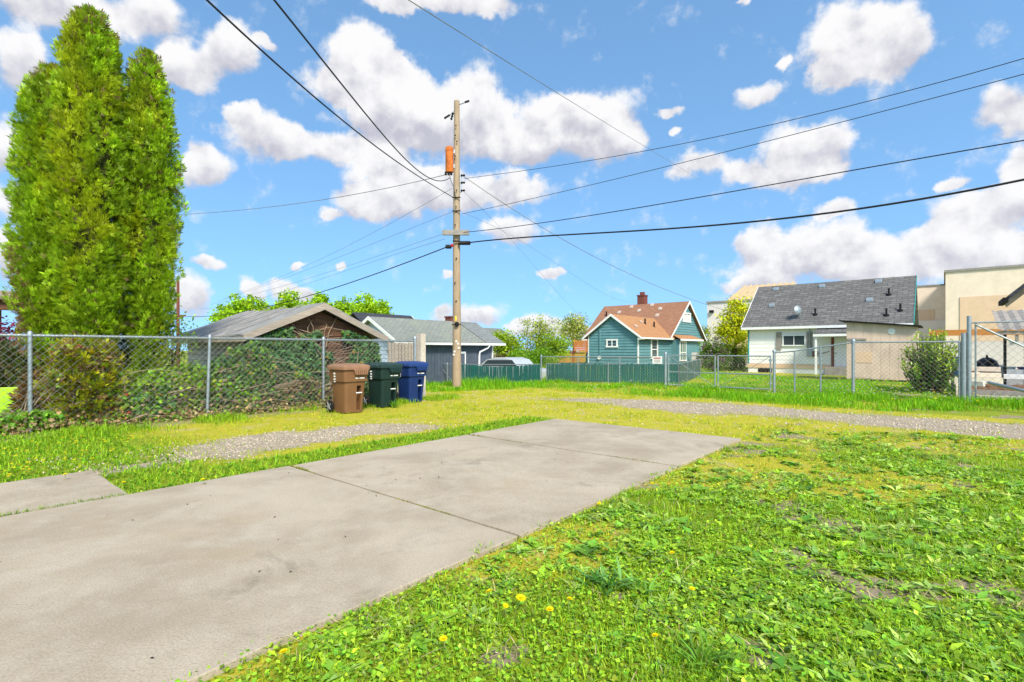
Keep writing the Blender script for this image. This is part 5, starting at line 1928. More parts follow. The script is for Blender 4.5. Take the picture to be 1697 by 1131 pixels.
# low conifer skirt and rust coloured shrub behind the fence
def skirt(label, u, Y, r, h, N, seed, col, name='conifer_shrub'):
    x, y = place(u, Y)
    o = empty(name, (x, y, 0)); tag(o, label, 'shrub')
    rg = np.random.default_rng(seed); fo = Foliage()
    d = rand_dir(N, rg) * (rg.random((N, 1)) ** .3)
    b = d * np.array([r, r, h * .55]) + np.array([0, 0, h * .5])
    lump = fbm(b[:, 0] * 3 + seed + 20, b[:, 2] * 3 + 20, 3)
    b[:, :2] *= (.75 + .5 * lump)[:, None]
    b = b[b[:, 2] > .1]; n = len(b)
    out = nrm(b * np.array([1, 1, .3]))
    c = tints(n, col, .3, .15, rg)
    k = rg.random(n) < .22; c[k] = tints(int(k.sum()), (.20, .11, .05), .3, .1, rg)
    fan_sprays(fo, b, out + rand_dir(n, rg) * .6 + np.array([0, 0, .2]), rand_dir(n, rg), rg.uniform(.09, .15, n), c)
    fo.build('foliage', M_leaf, o)
    mb = MB(); rr = random.Random(seed)
    for i in range(22):
        limbs(mb, (0, 0, 0), tuple(b[rr.randrange(n)]), .02, .006, .1, rr)
    mb.build('stems', M_bark, o)


skirt('yellow green conifer skirt behind fence under the arborvitae', 140, 9.45, .62, 1.55, 2600, 71, (.34, .36, .016))
skirt('reddish brown shrub behind the fence post at far left', 70, 9.35, .36, .95, 900, 72, (.20, .12, .035), 'rusty_shrub')
skirt('dark filler shrub hiding the bright sky gap between the two right arborvitae', 205, 10.9, .55, 2.2, 1500, 76, (.10, .15, .025), 'garden_shrub')  # added dark growth that covers the bright sky under the trees
skirt('dark green shrub behind fence at the left frame edge', 10, 9.6, .45, 1.45, 1100, 73, (.07, .11, .02), 'garden_shrub')
tree('young_shrub', 'thin leafy sapling between arborvitae and wooden shed', *place(285, 10.9), [(0, 0, 1.35, .36, .36, .5), (.05, 0, 1.9, .25, .25, .4)], (.17, .27, .03), 46, 22, .07, 'sapling', None, .13, .02, seed=74)
tree('flowering_shrub', 'purple leaved shrub showing above fence at far left', *place(8, 9.9), [(-.1, 0, 1.7, .3, .3, .28)], (.22, .035, .09), 24, 18, .09, 'shrub', None, .12, .02, seed=75)
lime = MB().box(-.24, .24, -.02, .02, 0, .5).build('lime_board', plain('lime_plastic', (.42, .72, .02), .5), None, bevel=.02)
lime.location = (*place(12, 9.25), .22); lime.rotation_euler = (0, 0, .5)
MB().box(-.26, .26, -.03, .03, -.22, -.02).build('stand', M_white, lime)
tag(lime, 'lime green board on white stand behind fence at far left', 'board')

# ------------------------------------------------------------------ right hand yard
ch_ = empty('lean_to', (*place(1672, 15.6), 0), TH)
tag(ch_, 'open lean to with corrugated roof behind the right gate', 'lean-to')
mb = MB()
n = 34
for i in range(n + 1):
    y = .25 - 4.2 * i / n; dz_ = .02 * math.cos(i * PI)
    mb.v += [(-.55, y, 2.0 + dz_), (2.6, y, 2.75 + dz_), (-.55, y, 1.985 + dz_), (2.6, y, 2.735 + dz_)]
for i in range(n):
    a = i * 4
    mb.f += [(a, a + 1, a + 5, a + 4), (a + 2, a + 6, a + 7, a + 3), (a, a + 4, a + 6, a + 2), (a + 1, a + 3, a + 7, a + 5)]
mb.build('corrugated_roof', M_grey, ch_)
for k, y in enumerate((.1, -.35, -.7, -1.05, -1.9, -3.0)):
    MB().box(0, .07, y - .05, y + .02, 0, 2.06).build('post', M_grey if k else M_dark, ch_)
MB().box(.01, .05, -4.0, .05, .05, .8).build('side_board', M_alu, ch_)
MB().box(-.5, -.4, -4.0, .3, 1.86, 1.96).build('roof_beam', M_fascia, ch_)
ep = P(1663, 503, 12.0)
eb = empty('house_eave', (ep.x, ep.y, 0), TH)  # corner of a house roof, shortened to keep its shadow off the alley
tag(eb, 'dark sloping house roof corner, cut short, reaching in at right edge', 'house roof')
MB().prism([(-1.3, 0, ep.z), (0, 0, ep.z), (0, -1.9, ep.z + 1.9), (-1.3, -1.9, ep.z + 1.9)], (0, 0, .09)).build('roof', M_dslate, eb)
MB().prism([(.005, -.05, ep.z - .10), (.005, -1.9, ep.z + 1.74), (.005, -1.9, ep.z + 1.96), (.005, .02, ep.z + .06)], (.035, 0, 0)).build('barge_board', M_grey, eb)
MB().box(-1.3, 0, .005, .09, ep.z - .06, ep.z + .04).build('gutter', M_dark, eb)
for x_ in (-1.2, -.15):
    MB().box(x_, x_ + .1, -.95, -.85, 0, ep.z + .84).build('post', M_tealtrim, eb)
q_ = place(1630, 20.5)
fw = empty('rear_wall', (q_[0], q_[1], 0), TH)
tag(fw, 'pale low yard wall with brown timber rail behind the clutter', 'wall')
MB().box(0, .15, -5, 1.6, 0, 1.75).build('wall', M_palew, fw)
MB().box(-.12, -.02, -5, 1.7, 1.98, 2.22).build('timber_rail', M_cedar, fw)
for y in (-4, -1, 1.5):
    MB().box(-.1, .0, y, y + .1, 1.751, 1.98).build('rail_block', M_grey, fw)


def item(name, label, cat, u, v, Y, mb, mat, rz=0, smooth=True, z=None, bevel=0):
    p = P(u, v, Y)
    o = mb.build(name, mat, None, smooth, bevel)
    o.location = (p.x, p.y, p.z if z is None else z); o.rotation_euler = (0, 0, rz)
    return tag(o, label, cat)


bench = empty('work_bench', (*place(1640, 17.0), 0), TH)
tag(bench, 'low timber bench holding clutter behind the right gate', 'bench')
MB().box(0, .6, -1.5, 1.0, .48, .54).build('top', M_grey, bench)
for x in (.05, .5):
    for y in (-1.4, .9):
        MB().box(x, x + .07, y, y + .07, 0, .48).build('leg', M_grey, bench)
bz = .542
def onb(a, b):
    q = np.array(place(1640, 17.0)) + a * AX + b * BX
    return q
def bitem(name, label, cat, a, b, mb, mat, rz=0, smooth=False):
    q = onb(a, b); o = mb.build(name, mat, None, smooth)
    o.location = (q[0], q[1], bz); o.rotation_euler = (0, 0, TH + rz)
    return tag(o, label, cat)
bitem('kettle_grill', 'black round kettle grill on the bench', 'grill', .3, .05, MB().lathe([(.06, 0), (.10, .05), (.24, .12), (.31, .28), (.30, .32), (.31, .33), (.25, .48), (.12, .58), (.03, .61), (.03, .68), (.0, .68)], 20), plain('black_enamel', (.02, .017, .016), .3), 0, True)
bitem('storage_box', 'bright blue upright box at left end of clutter', 'box', .3, .82, MB().box(-.12, .12, -.14, .14, 0, .62), plain('cyan_box', (.02, .20, .45)))
bitem('timber_offcut', 'yellow timber offcut standing beside blue box', 'timber', .2, .55, MB().box(-.04, .04, -.06, .06, 0, .74), M_cedar, .3)
bitem('bucket', 'white bucket in the middle of the clutter', 'bucket', .25, -.5, MB().lathe([(.10, 0), (.14, .28), (.15, .28), (.15, .30), (.13, .30), (.095, .02)], 14), M_white, 0, True)
bitem('basket', 'royal blue basket at right of the clutter', 'basket', .2, -.95, MB().box(-.2, .2, -.22, .22, 0, .26).box(-.22, .22, -.24, .24, .26, .30), plain('royal_blue', (.015, .02, .28)), .2)
bitem('red_tin', 'small red tin between box and grill', 'tin', .12, .42, MB().lathe([(.07, 0), (.07, .12), (.06, .13)], 12), plain('red_tin_paint', (.55, .02, .02)), 0, True)
bitem('tub', 'pale upturned tub right of the kettle grill', 'tub', .4, -.2, MB().lathe([(.2, 0), (.21, .03), (.16, .34), (.03, .36)], 14), M_palew, 0, True)
bitem('toolbox', 'black toolbox under the blue box', 'toolbox', .18, -.72, MB().box(-.1, .1, -.12, .12, 0, .16).box(-.02, .02, -.07, .07, .16, .2), M_black)
soil = empty('raised_bed', (*place(1652, 14.6), 0), TH)
tag(soil, 'raised garden bed of brown soil with pale timber edges', 'garden bed')
mb = MB(); n = 16
for i in range(n + 1):
    for j in range(n + 1):
        x, y = 1.5 * i / n, -2.6 + 3.3 * j / n
        mb.v.append((x, y, .18 + .28 * float(fbm(np.array(x * 1.7), np.array(y * 1.7 + 9), 4)) * (math.sin(PI * i / n) + .2)))
for i in range(n):
    for j in range(n):
        a = i * (n + 1) + j
        mb.f.append((a, a + 1, a + n + 2, a + n + 1))
mb.build('soil', plain('brown_soil', (.17, .095, .055), .95, .1, 0, .35, 9, (.28, .19, .11), 40, .6), soil)
for (x0, x1, y0, y1, z1, m_) in ((-.12, -.01, -2.6, .75, .24, M_grey), (1.51, 1.62, -2.6, .75, .26, M_grey), (-.12, 1.62, .76, .88, .34, M_cream), (-.5, -.2, -1.6, .5, .10, M_shedw)):
    MB().box(x0, x1, y0, y1, 0, z1).build('edging_timber', m_, soil)
for k, (u, v, Y, ln, rz, m_) in enumerate(((1622, 612, 15.4, .95, TH + 1.5, M_cream), (1628, 622, 15.0, .8, TH + 1.75, M_cream), (1612, 636, 14.2, .5, TH + 1.2, M_palew), (1690, 625, 15.2, .7, TH + 1.57, M_white))):
    item('timber_block', ('cream timber block on top of the raised bed corner', 'second cream timber block below the top one', 'short pale block leaning inside gate post', 'white board end at right edge beyond the soil')[k], 'timber', u, v, Y, MB().box(-ln / 2, ln / 2, -.07, .07, -.07, .07), m_, rz, False, None, .01)

# ------------------------------------------------------------------ lawn growth
def scatter(N, x0, x1, y0, y1):
    x = rng.uniform(x0, x1, N); y = rng.uniform(y0, y1, N)
    k = np.abs(x) < 1.10 * y + 1.2
    return x[k], y[k]


def fields(x, y):
    a, b = lot(x, y)
    n1 = fbm(x * .55, y * .55, 4) - .5; n2 = fbm(x * 1.7 + 40, y * 1.7 + 9, 4) - .5
    return a, b, n1, n2


def alley_near(b):
    return np.clip(1.35 + (-3.3 - b) * .5, 1.1, 2.75)


def in_front(a, b, e=0.0):
    return (b < -3.55 + e + .16 * (fbm(a * 2.3 + 4, a * 0 + 2, 4) - .25) * (e > -.04)) & (a < alley_near(b))


def p3(x, y, dz=0.0):
    return np.stack([x, y, zg(x, y) + dz], 1)


GREEN = np.array([.28, .45, .018]); YEL = np.array([.47, .47, .02])
fo = Foliage()        # fine grass of the front lawn
weed = Foliage()      # broad leaved weeds
ROS = []
for (y0, y1, dens_g, dens_c, dens_r, sc) in ((1.25, 3.4, 7600, 3600, 215, 1.0), (3.4, 6.0, 4600, 2300, 175, 1.12), (6.0, 10.6, 2100, 1100, 90, 1.35)):
    ar = (y1 - y0) * (2 * 1.1 * y1 + 2.4)
    # grass
    x, y = scatter(int(ar * dens_g), -1.1 * y1 - 1.2, 1.1 * y1 + 1.2, y0, y1)
    a, b, n1, n2 = fields(x, y)
    d_ = dirt_mask(a, b, n1, n2); m_ = moss_mask(a, b, n1, n2)
    cl = fbm(x * 3.1, y * 3.1, 3)
    k = in_front(a, b, .035) & (rng.random(len(x)) < np.clip(.25 + 1.2 * (cl - .3), .1, 1) * (1 - .95 * d_) * (1 - .60 * m_))
    x, y, m_, cl, n1 = x[k], y[k], m_[k], cl[k], n1[k]
    n = len(x)
    L = rng.uniform(.028, .075, n) * sc * (.7 + .7 * cl) * (1 - .45 * m_)
    base_c = GREEN * (1 - m_[:, None] * .8) + YEL * (m_[:, None] * .8)
    c = tints(n, base_c, .28, .14)
    dry = rng.random(n) < .07
    c[dry] = tints(int(dry.sum()), (.42, .34, .16), .25, .05)
    fo.add(blade_batch(p3(x, y), rng.uniform(-PI, PI, n), L, rng.uniform(.0032, .0058, n) * sc, rng.uniform(.1, 1.0, n), rng.uniform(.1, .9, n)), c)
    # clover sized leaves
    x, y = scatter(int(ar * dens_c), -1.1 * y1 - 1.2, 1.1 * y1 + 1.2, y0, y1)
    a, b, n1, n2 = fields(x, y)
    cl = fbm(x * 1.3 + 70, y * 1.3 + 2, 4)
    k = in_front(a, b, .03) & (rng.random(len(x)) < sstep(cl, .36, .60) * (1 - .8 * dirt_mask(a, b, n1, n2)) * (1 - .55 * moss_mask(a, b, n1, n2)))
    x, y = x[k], y[k]; n = len(x)
    ax = rand_dir(n) * np.array([1, 1, .35]); nm_ = rand_dir(n) * .6 + np.array([0, 0, 1.0])
    l = rng.uniform(.014, .034, n) * sc
    weed.add(leaf_batch(p3(x, y, rng.uniform(.006, .04, n)), ax, nm_, l, l * .7, .12), tints(n, (.27, .45, .022), .32, .15))
    # rosettes
    x, y = scatter(int(ar * dens_r), -1.1 * y1 - 1.2, 1.1 * y1 + 1.2, y0, y1)
    a, b, n1, n2 = fields(x, y)
    cl = fbm(x * .8 + 33, y * .8 + 60, 4)
    k = in_front(a, b, -.06) & (rng.random(len(x)) < sstep(cl + .06 * (x > .8), .36, .54) * (1 - .8 * dirt_mask(a, b, n1, n2)) * (1 - .75 * moss_mask(a, b, n1, n2)))
    ROS.append(np.stack([x[k], y[k], np.full(k.sum(), sc)], 1))
R0 = np.concatenate(ROS)
M = len(R0)
nl = rng.integers(6, 12, M)
idx_ = np.repeat(np.arange(M), nl); n = len(idx_)
yaw = rng.uniform(-PI, PI, n); elv = rng.uniform(.05, .75, n)
ax = np.stack([np.cos(yaw) * np.cos(elv), np.sin(yaw) * np.cos(elv), np.sin(elv)], 1)
size = rng.uniform(.7, 1.2, M) * np.minimum(R0[:, 2], 1.15)
kind = rng.random(M)
l = rng.uniform(.045, .095, n) * size[idx_]
wd_ = l * np.where(kind[idx_] < .5, .30, .52) * rng.uniform(.8, 1.2, n)
pal = np.where((kind < .30)[:, None], np.array([.38, .53, .11]), np.where((kind < .66)[:, None], np.array([.30, .48, .03]), np.array([.19, .38, .035])))
weed.add(leaf_batch(p3(R0[idx_, 0], R0[idx_, 1], .008), ax, np.tile([0, 0, 1.0], (n, 1)) + rand_dir(n) * .25, l, wd_, .16, .28), tints(n, pal[idx_] * np.exp(np.clip(rng.normal(0, .24, (M, 1)), -.5, .25))[idx_], .16, .10))
fo_o = fo.build('lawn_grass', M_grass); tag(fo_o, 'short bright grass of the front lawn', 'grass', None, 'stuff')
wo_ = weed.build('lawn_weeds', leafmat('weed_leaf', .30, .45, .35)); tag(wo_, 'broad leaved weeds and clover through the front lawn', 'weeds', None, 'stuff')

# verges: strip beside the driveway, left lawn, alley shoulders
fo = Foliage()
x, y = scatter(420000, -13, 14, 3.5, 21)
a, b, n1, n2 = fields(x, y)
m_ = moss_mask(a, b, n1, n2); g_ = np.maximum(alley_mask(a, b, n1, n2), strip_mask(a, b, n1, n2))
cl = fbm(x * 1.6 + 11, y * 1.6 + 4, 4)
nearstrip = (b > -.02) & (b < .75) & (a < .1)
leftlawn = (b > .75) & (b < 5.7) & (a < 2.5)
front = in_front(a, b) & (y > 10)
shoulder = (a > 0) & (a < 6.6) & (b > -12) & ~in_front(a, b) & (b < 8)
prob = np.where(nearstrip, .95, 0) + np.where(leftlawn, (.12 + .75 * sstep(cl, .42, .62)) * (1 - .3 * m_), 0) + np.where(shoulder, .08 + .7 * sstep(cl, .50, .64), 0)
prob = np.where(leftlawn & (a < -6.2), .9, prob)
k = (rng.random(len(x)) < prob * (1 - .93 * g_)) & ~in_drive(a, b, -.0)
x, y, m_, cl, ns = x[k], y[k], m_[k], cl[k], (nearstrip | (leftlawn & (a < -6.0)))[k]
n = len(x)
base_c = np.where(ns[:, None], GREEN * 1.05, GREEN * (1 - .75 * m_[:, None]) + YEL * .75 * m_[:, None])
L = rng.uniform(.03, .07, n) * np.where(ns, 1.25, .8) * (.7 + .6 * cl)
fo.add(blade_batch(p3(x, y), rng.uniform(-PI, PI, n), L, rng.uniform(.006, .011, n), rng.uniform(.1, 1.0, n), rng.uniform(.1, .8, n)), tints(n, base_c, .28, .13))
k = ns & (rng.random(n) < .5)
n = int(k.sum()); l = rng.uniform(.03, .065, n)
fo.add(leaf_batch(p3(x[k], y[k], .01), rand_dir(n) * np.array([1, 1, .5]) + np.array([0, 0, .3]), np.tile([0, 0, 1.0], (n, 1)) + rand_dir(n) * .4, l, l * .45), tints(n, (.13, .30, .018), .28, .12))
tag(fo.build('verge_grass', M_grass), 'low grass and moss of the verges beside driveway and alley', 'grass', None, 'stuff')

# tall grass beyond the alley, up to and past the fences
fo = Foliage()
x, y = scatter(300000, -9, 26, 11.5, 33)
a, b, n1, n2 = fields(x, y)
cl = fbm(x * .9 + 5, y * .9 + 44, 4)
edge_ = 6.05 + .8 * n1 - .35 * sstep(-b, 3, 8) - 3.2 * sstep(b, 5.2, 7.0)
deep = sstep(a, edge_, edge_ + .8)
ok = (a > edge_) & (b < 22) & ~((x > 14) & (y > 23.5) & (a > 16))
k = ok & (rng.random(len(x)) < (.35 + .65 * sstep(cl, .35, .6)) * np.where(y < 19.5, 1.0, .62))
x, y, cl, deep, a, b = x[k], y[k], cl[k], deep[k], a[k], b[k]
n = len(x)
tallz = np.where(a < 10.4, 1.0, .62)
L = rng.uniform(.07, .20, n) * (.45 + 1.1 * sstep(cl, .35, .68)) * (.35 + .65 * deep) * tallz
L = np.where((np.hypot(x - PX[0] - .6, y - PX[1] - 1.2) < 1.3), L * 1.7, L)
gcol = np.array([.175, .385, .008])[None] * (.8 + .5 * cl[:, None])
fo.add(blade_batch(p3(x, y), rng.uniform(-PI, PI, n), L, rng.uniform(.010, .019, n), rng.uniform(.05, .55, n), rng.uniform(.2, .9, n)), tints(n, gcol, .26, .16))
tag(fo.build('tall_grass', M_grass), 'tall bright grass along the alley fences', 'grass', None, 'stuff')

# grass tufts round the bins and fence foot
fo = Foliage()
n = 9000
aa = rng.uniform(-7.4, 2.2, n); bb = 5.35 - np.abs(rng.normal(0, .45, n)) + .12 * aa * 0
cl = fbm(aa * 1.4 + 3, bb * 1.4, 3)
k = cl > .45
px_, py_ = unlot(aa[k], bb[k]); n = len(px_)
fo.add(blade_batch(p3(px_, py_), rng.uniform(-PI, PI, n), rng.uniform(.06, .2, n) * (.4 + cl[k]), rng.uniform(.007, .012, n), rng.uniform(.05, .6, n), rng.uniform(.2, .8, n)), tints(n, GREEN, .3, .15))
tag(fo.build('fence_grass', M_grass), 'grass tufts along the tall fence and around bins', 'grass', None, 'stuff')

# moss and seedlings in the slab joints
fo = Foliage()
for (aj, dn) in ((-5.372, 2600), (-2.442, 1100)):
    bb = rng.uniform(-3.5, 0, dn); cl = fbm(bb * 2.6 + aj, bb * 0 + 3, 3)
    bb = bb[cl > .36]
    px_, py_ = unlot(aj + rng.normal(0, .008, len(bb)), bb); n = len(bb)
    fo.add(blade_batch(np.stack([px_, py_, np.full(n, .012)], 1), rng.uniform(-PI, PI, n), rng.uniform(.015, .06, n) * (fbm(bb * 2 + 8, bb * 0, 3) ** 2 * 1.6 + .2), .007, rng.uniform(.2, 1.1, n), .4), tints(n, (.24, .25, .03), .35, .15))
aa = rng.uniform(-10.4, -6.95, 1500); px_, py_ = unlot(aa, rng.uniform(.0, .06, 1500))
fo.add(blade_batch(p3(px_, py_, .01), rng.uniform(-PI, PI, 1500), rng.uniform(.02, .075, 1500), .005, rng.uniform(.2, 1.0, 1500), .4), tints(1500, (.19, .30, .03), .35, .15))
tag(fo.build('joint_moss', M_grass), 'moss and seedlings growing in the concrete joints', 'moss', None, 'stuff')

# straw and litter in the lawn
fo = Foliage()
x, y = scatter(60000, -4, 10, 1.3, 9)
a, b, n1, n2 = fields(x, y)
st_ = fbm(x * 1.1 + 90, y * 1.1 + 14, 4)
k = in_front(a, b, -.03) & (rng.random(len(x)) < .06 + .9 * np.maximum(sstep(st_, .60, .72), .6 * dirt_mask(a, b, n1, n2)))
x, y = x[k], y[k]; n = len(x)
fo.add(blade_batch(p3(x, y, rng.uniform(.004, .03, n)), rng.uniform(-PI, PI, n), rng.uniform(.04, .13, n), rng.uniform(.003, .006, n), rng.uniform(1.15, 1.5, n), .1), tints(n, (.52, .42, .22), .25, .06))
tag(fo.build('dry_straw', M_grass), 'dry straw lying in the thin patches of lawn', 'straw', None, 'stuff')

# gravel stones
def stones(N, sel, name, label, smin, smax, box, extra=()):
    x, y = scatter(N, *box)
    a, b, n1, n2 = fields(x, y)
    k = sel(a, b, n1, n2)
    x, y = x[k], y[k]; n = len(x)
    s = rng.uniform(smin, smax, n)[:, None]
    dirs = np.array([[1, 0, 0], [0, 1, 0], [-1, 0, 0], [0, -1, 0], [0, 0, .75], [0, 0, -.5]])
    g = rng.uniform(0, 2 * PI, n)
    rot = np.stack([np.stack([np.cos(g), -np.sin(g), 0 * g], -1), np.stack([np.sin(g), np.cos(g), 0 * g], -1), np.stack([0 * g, 0 * g, 1 + 0 * g], -1)], 1)
    V = p3(x, y, .004)[:, None, :] + np.einsum('nij,kj->nki', rot, dirs) * s[:, None, :] * rng.uniform(.55, 1.25, (n, 6, 1))
    Tt = np.array([[0, 1, 4], [1, 2, 4], [2, 3, 4], [3, 0, 4], [1, 0, 5], [2, 1, 5], [3, 2, 5], [0, 3, 5]])
    kk = (np.arange(n) * 6)[:, None, None]
    c = tints(n, (.52, .44, .335), .16, .05)
    m, t, b_ = MATS.get('stone_chips'), None, None
    if m is None:
        m = leafmat('stone_chips', 0.0, .9, .15)
    o = np_mesh(name, V.reshape(-1, 3), (Tt[None] + kk).reshape(-1, 3), m, None, np.repeat(c, 6, 0))
    return tag(o, label, 'gravel', None, 'stuff')


stones(30000, lambda a, b, n1, n2: rng.random(len(a)) < strip_mask(a, b, n1, n2) * .5, 'path_gravel', 'loose grey gravel on the strip beside driveway', .006, .020, (-7, 0, 5, 11))
stones(52000, lambda a, b, n1, n2: (rng.random(len(a)) < alley_mask(a, b, n1, n2) * .45 + .05 * (a > 0) * (a < 6)) & (a > .1), 'alley_gravel', 'loose grey gravel in the alley wheel tracks', .010, .028, (-6, 14, 7, 21))
stones(5000, lambda a, b, n1, n2: in_front(a, b, -.05) & (rng.random(len(a)) < dirt_mask(a, b, n1, n2)), 'lawn_gravel', 'small stones in bare patches of lawn', .004, .011, (-2, 8, 1.5, 8))
# crumbs on the concrete
n = 46
aa = rng.uniform(-8, -.2, n); bb = rng.uniform(-3.3, -.1, n); px_, py_ = unlot(aa, bb)
l = rng.uniform(.012, .035, n)
fo = Foliage()
fo.add(leaf_batch(np.stack([px_, py_, np.full(n, .042)], 1), rand_dir(n) * np.array([1, 1, .1]), np.tile([0, 0, 1.0], (n, 1)) + rand_dir(n) * .5, l, l * .5, .2), tints(n, (.035, .025, .018), .4, .1))
tag(fo.build('leaf_litter', M_leaf), 'dark leaf crumbs scattered on the concrete', 'litter', None, 'stuff')

# far wild flowers
fo = Foliage()
x, y = scatter(9000, -6, 24, 12, 31)
a, b, n1, n2 = fields(x, y)
cl = fbm(x * .5 + 21, y * .5 + 3, 3)
k = (a > 6.7) & (b < 16) & (rng.random(len(x)) < .16 + .55 * sstep(cl, .5, .65) * (b < -3) + .3 * ((b < -4) & (a > 9.5)))
x, y = x[k], y[k]; n = len(x)
l = rng.uniform(.035, .07, n)
yl = rng.random(n) < .58
c = np.where(yl[:, None], tints(n, (.90, .68, .01), .15, .03), tints(n, (.78, .74, .66), .1, .02))
hgt = rng.uniform(.08, .22, n)
for ang in (0, PI / 3, 2 * PI / 3):
    axd = np.stack([np.full(n, math.cos(ang)), np.full(n, math.sin(ang)), np.full(n, .15)], 1)
    fo.add(leaf_batch(p3(x, y, hgt) - axd * l[:, None] * .5, axd, np.tile([0, -.4, 1.0], (n, 1)), l, l * .55, -.2, .1), c)
tag(fo.build('wild_flowers', M_leaf), 'yellow dandelions and white clover heads over the far grass', 'flowers', None, 'stuff')

# ------------------------------------------------------------------ dandelions near the camera
def dandelion_meshes():
    mb = MB(); r = random.Random(1)
    fo = Foliage()
    for ring, (n, rad, el_) in enumerate(((16, .021, .15), (14, .017, .45), (11, .012, .85), (7, .007, 1.2))):
        g = np.arange(n) * 2 * PI / n + ring * .3
        ax = np.stack([np.cos(g) * math.cos(el_), np.sin(g) * math.cos(el_), np.full(n, math.sin(el_))], 1)
        fo.add(leaf_batch(np.zeros((n, 3)) + [0, 0, .003], ax, np.tile([0, 0, 1.0], (n, 1)), rad * 1.08, .007, .1, .05), tints(n, (.92, .72, .01), .1, .03))
    head = fo
    return head


hd = dandelion_meshes().build('flower_head', leafmat('dandelion_petal', .2, .6, .1))
hme = hd.data
bpy.data.objects.remove(hd)
sme = MB().path([(0, 0, -.075), (.006, 0, -.03), (0, 0, 0)], [.0022, .002, .003], 6).build('stem', plain('dandelion_stem', (.20, .26, .06)), None)
stm = sme.data
bpy.data.objects.remove(sme)
DAND = [(863, 1007, 1.25, 'largest open dandelion in the lawn beside driveway'), (811, 995, 1.0, 'dandelion left of the largest one near concrete edge'), (838, 1020, .7, 'small dandelion just below left of the largest one'),
        (911, 1027, 1.0, 'drooping dandelion right of the largest one'), (944, 1008, .8, 'orange tinted half closed dandelion right of largest one'), (1086, 1073, .8, 'single dandelion beside the bare stone patch'),
        (993, 839, .9, 'dandelion at concrete edge below the middle slab'), (1070, 806, .7, 'left one of dandelions on the slab corner edge'), (1081, 803, .7, 'right one of dandelions on the slab corner edge'),
        (1114, 926, .8, 'lone dandelion in weeds right of the plantain tuft'), (1147, 990, .8, 'lone dandelion in the middle of front lawn'), (1248, 795, .7, 'dandelion near the far part of front lawn'),
        (1150, 800, .6, 'dandelion behind the slab corner in the lawn'), (336, 796, 1.0, 'orange dandelion on the left edge of driveway'), (205, 801, .9, 'dandelion beside the small path slab corner'),
        (108, 787, .9, 'dandelion at the far edge of small path slab'), (735, 1079, .9, 'dandelion in the bottom grass near the concrete'), (470, 1102, .9, 'dandelion at bottom edge of the driveway grass')]
for (u, v, sc_, lab) in DAND:
    g_ = G(u, v + 14)
    o = empty('dandelion', (g_[0], g_[1], float(zg(*g_)) + .02))
    tag(o, lab, 'dandelion', 'dandelions in the near lawn')
    for nm, me in (('flower_head', hme), ('stem', stm)):
        c = bpy.data.objects.new(nm, me); COL.objects.link(c); c.parent = o
        c.location = (0, 0, .07); c.scale = (sc_ * 1.15,) * 3
        c.rotation_euler = (random.uniform(-.1, .5), random.uniform(-.3, .3), random.uniform(0, 6))
# many small dandelions in the left lawn: one mass
fo = Foliage()
n = 110
aa = rng.uniform(-9.5, -5.8, n); bb = rng.uniform(1.6, 4.6, n)
px_, py_ = unlot(aa, bb); l = rng.uniform(.03, .05, n)
for ang in (0, PI / 3, 2 * PI / 3):
    axd = np.tile([math.cos(ang), math.sin(ang), .1], (n, 1))
    fo.add(leaf_batch(p3(px_, py_, .06) - axd * l[:, None] * .5, axd, np.tile([0, -.3, 1.0], (n, 1)), l, l * .6, -.2, .1), tints(n, (.90, .68, .01), .12, .03))
tag(fo.build('lawn_dandelions', M_leaf), 'scattered yellow dandelions in the grass left of driveway', 'flowers', None, 'stuff')

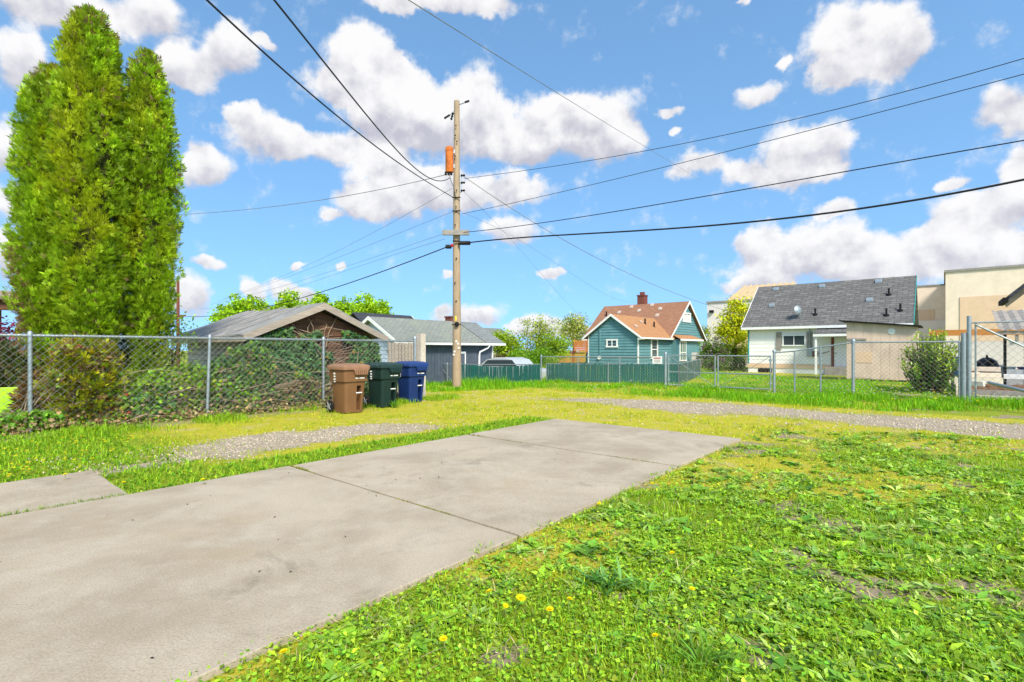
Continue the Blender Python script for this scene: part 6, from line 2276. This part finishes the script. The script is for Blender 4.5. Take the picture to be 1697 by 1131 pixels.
# plantain tuft and grass clumps in the front lawn
def tuft(name, label, u, v, n, Lr, wr, col, lean, seed, cat='plant'):
    g_ = G(u, v); rg = np.random.default_rng(seed)
    o = empty(name, (g_[0], g_[1], float(zg(*g_)))); tag(o, label, cat)
    ya = rg.uniform(-PI, PI, n); off_ = np.stack([rg.normal(0, .05, n), rg.normal(0, .05, n), 0 * ya], 1)
    e = rg.uniform(*lean, n)
    ax = np.stack([np.cos(ya) * np.sin(e), np.sin(ya) * np.sin(e), np.cos(e)], 1)
    f_ = Foliage(); l = rg.uniform(*Lr, n)
    f_.add(leaf_batch(off_, ax, np.stack([-np.cos(ya) * np.cos(e), -np.sin(ya) * np.cos(e), np.sin(e)], 1), l, l * wr, .2, .22), tints(n, col, .22, .08, rg))
    f_.build('leaves', M_leaf, o)
    MB().lathe([(.012, -.03), (.016, .004), (.004, .02)], 8).build('crown_stem', M_bark, o)


tuft('plantain', 'blue green tuft of long plantain leaves in the lawn', 1005, 975, 46, (.11, .2), .13, (.15, .33, .07), (.35, 1.15), 81)
tuft('plantain', 'second plantain tuft just right of the long leaved one', 1062, 985, 26, (.09, .15), .16, (.19, .37, .05), (.4, 1.2), 82)
tuft('dock_plant', 'broad dock leaves near the bottom right of lawn', 1330, 960, 26, (.06, .10), .36, (.16, .33, .05), (.6, 1.35), 83)
tuft('dock_plant', 'broad pale weed rosette in the lower middle lawn', 1075, 1020, 24, (.05, .085), .40, (.22, .38, .07), (.7, 1.4), 84)
tuft('grass_clump', 'coarse grass clump at bottom of the lawn', 1170, 1115, 60, (.12, .24), .05, (.15, .31, .03), (.2, 1.2), 85, 'grass')
tuft('grass_clump', 'leafy clump beside the green bin', 655, 676, 60, (.12, .26), .07, (.13, .30, .02), (.1, .8), 86, 'grass')

# white covered car roof showing over the green fence
car = empty('parked_car', (*place(848, 28.5), -.45), TH + PI / 2 + .1)
tag(car, 'pale parked car whose roof shows above the green fence', 'car')
M_car = plain('silver_car_paint', (.55, .56, .56), .3, .5, .3, .04)
prof = [(-2.1, .35), (-2.1, .75), (-1.75, .88), (-1.1, .95), (-.65, 1.42), (-.2, 1.53), (.6, 1.53), (1.15, 1.40), (1.75, .98), (2.1, .92), (2.12, .38)]
MB().prism([(x, -.85, z * .93) for x, z in prof], (0, 1.7, 0)).build('body', M_car, car, bevel=.06)
MB().prism([(-.95, -.856, .95), (-.6, -.856, 1.3), (1.05, -.856, 1.28), (1.45, -.856, .95)], (0, 1.712, 0)).build('side_window', M_glass, car)
for x in (-1.35, 1.35):
    for y in (-.86, .66):
        wh_ = MB().lathe([(.12, 0), (.29, .0), (.31, .03), (.31, .17), (.29, .2), (.12, .2)], 18, (x, y, .31), 'y').build('wheel', M_tyre, car, True)
        MB().lathe([(.17, -.006), (.17, .206)], 14, (x, y, .31), 'y').build('rim', M_galv, wh_)
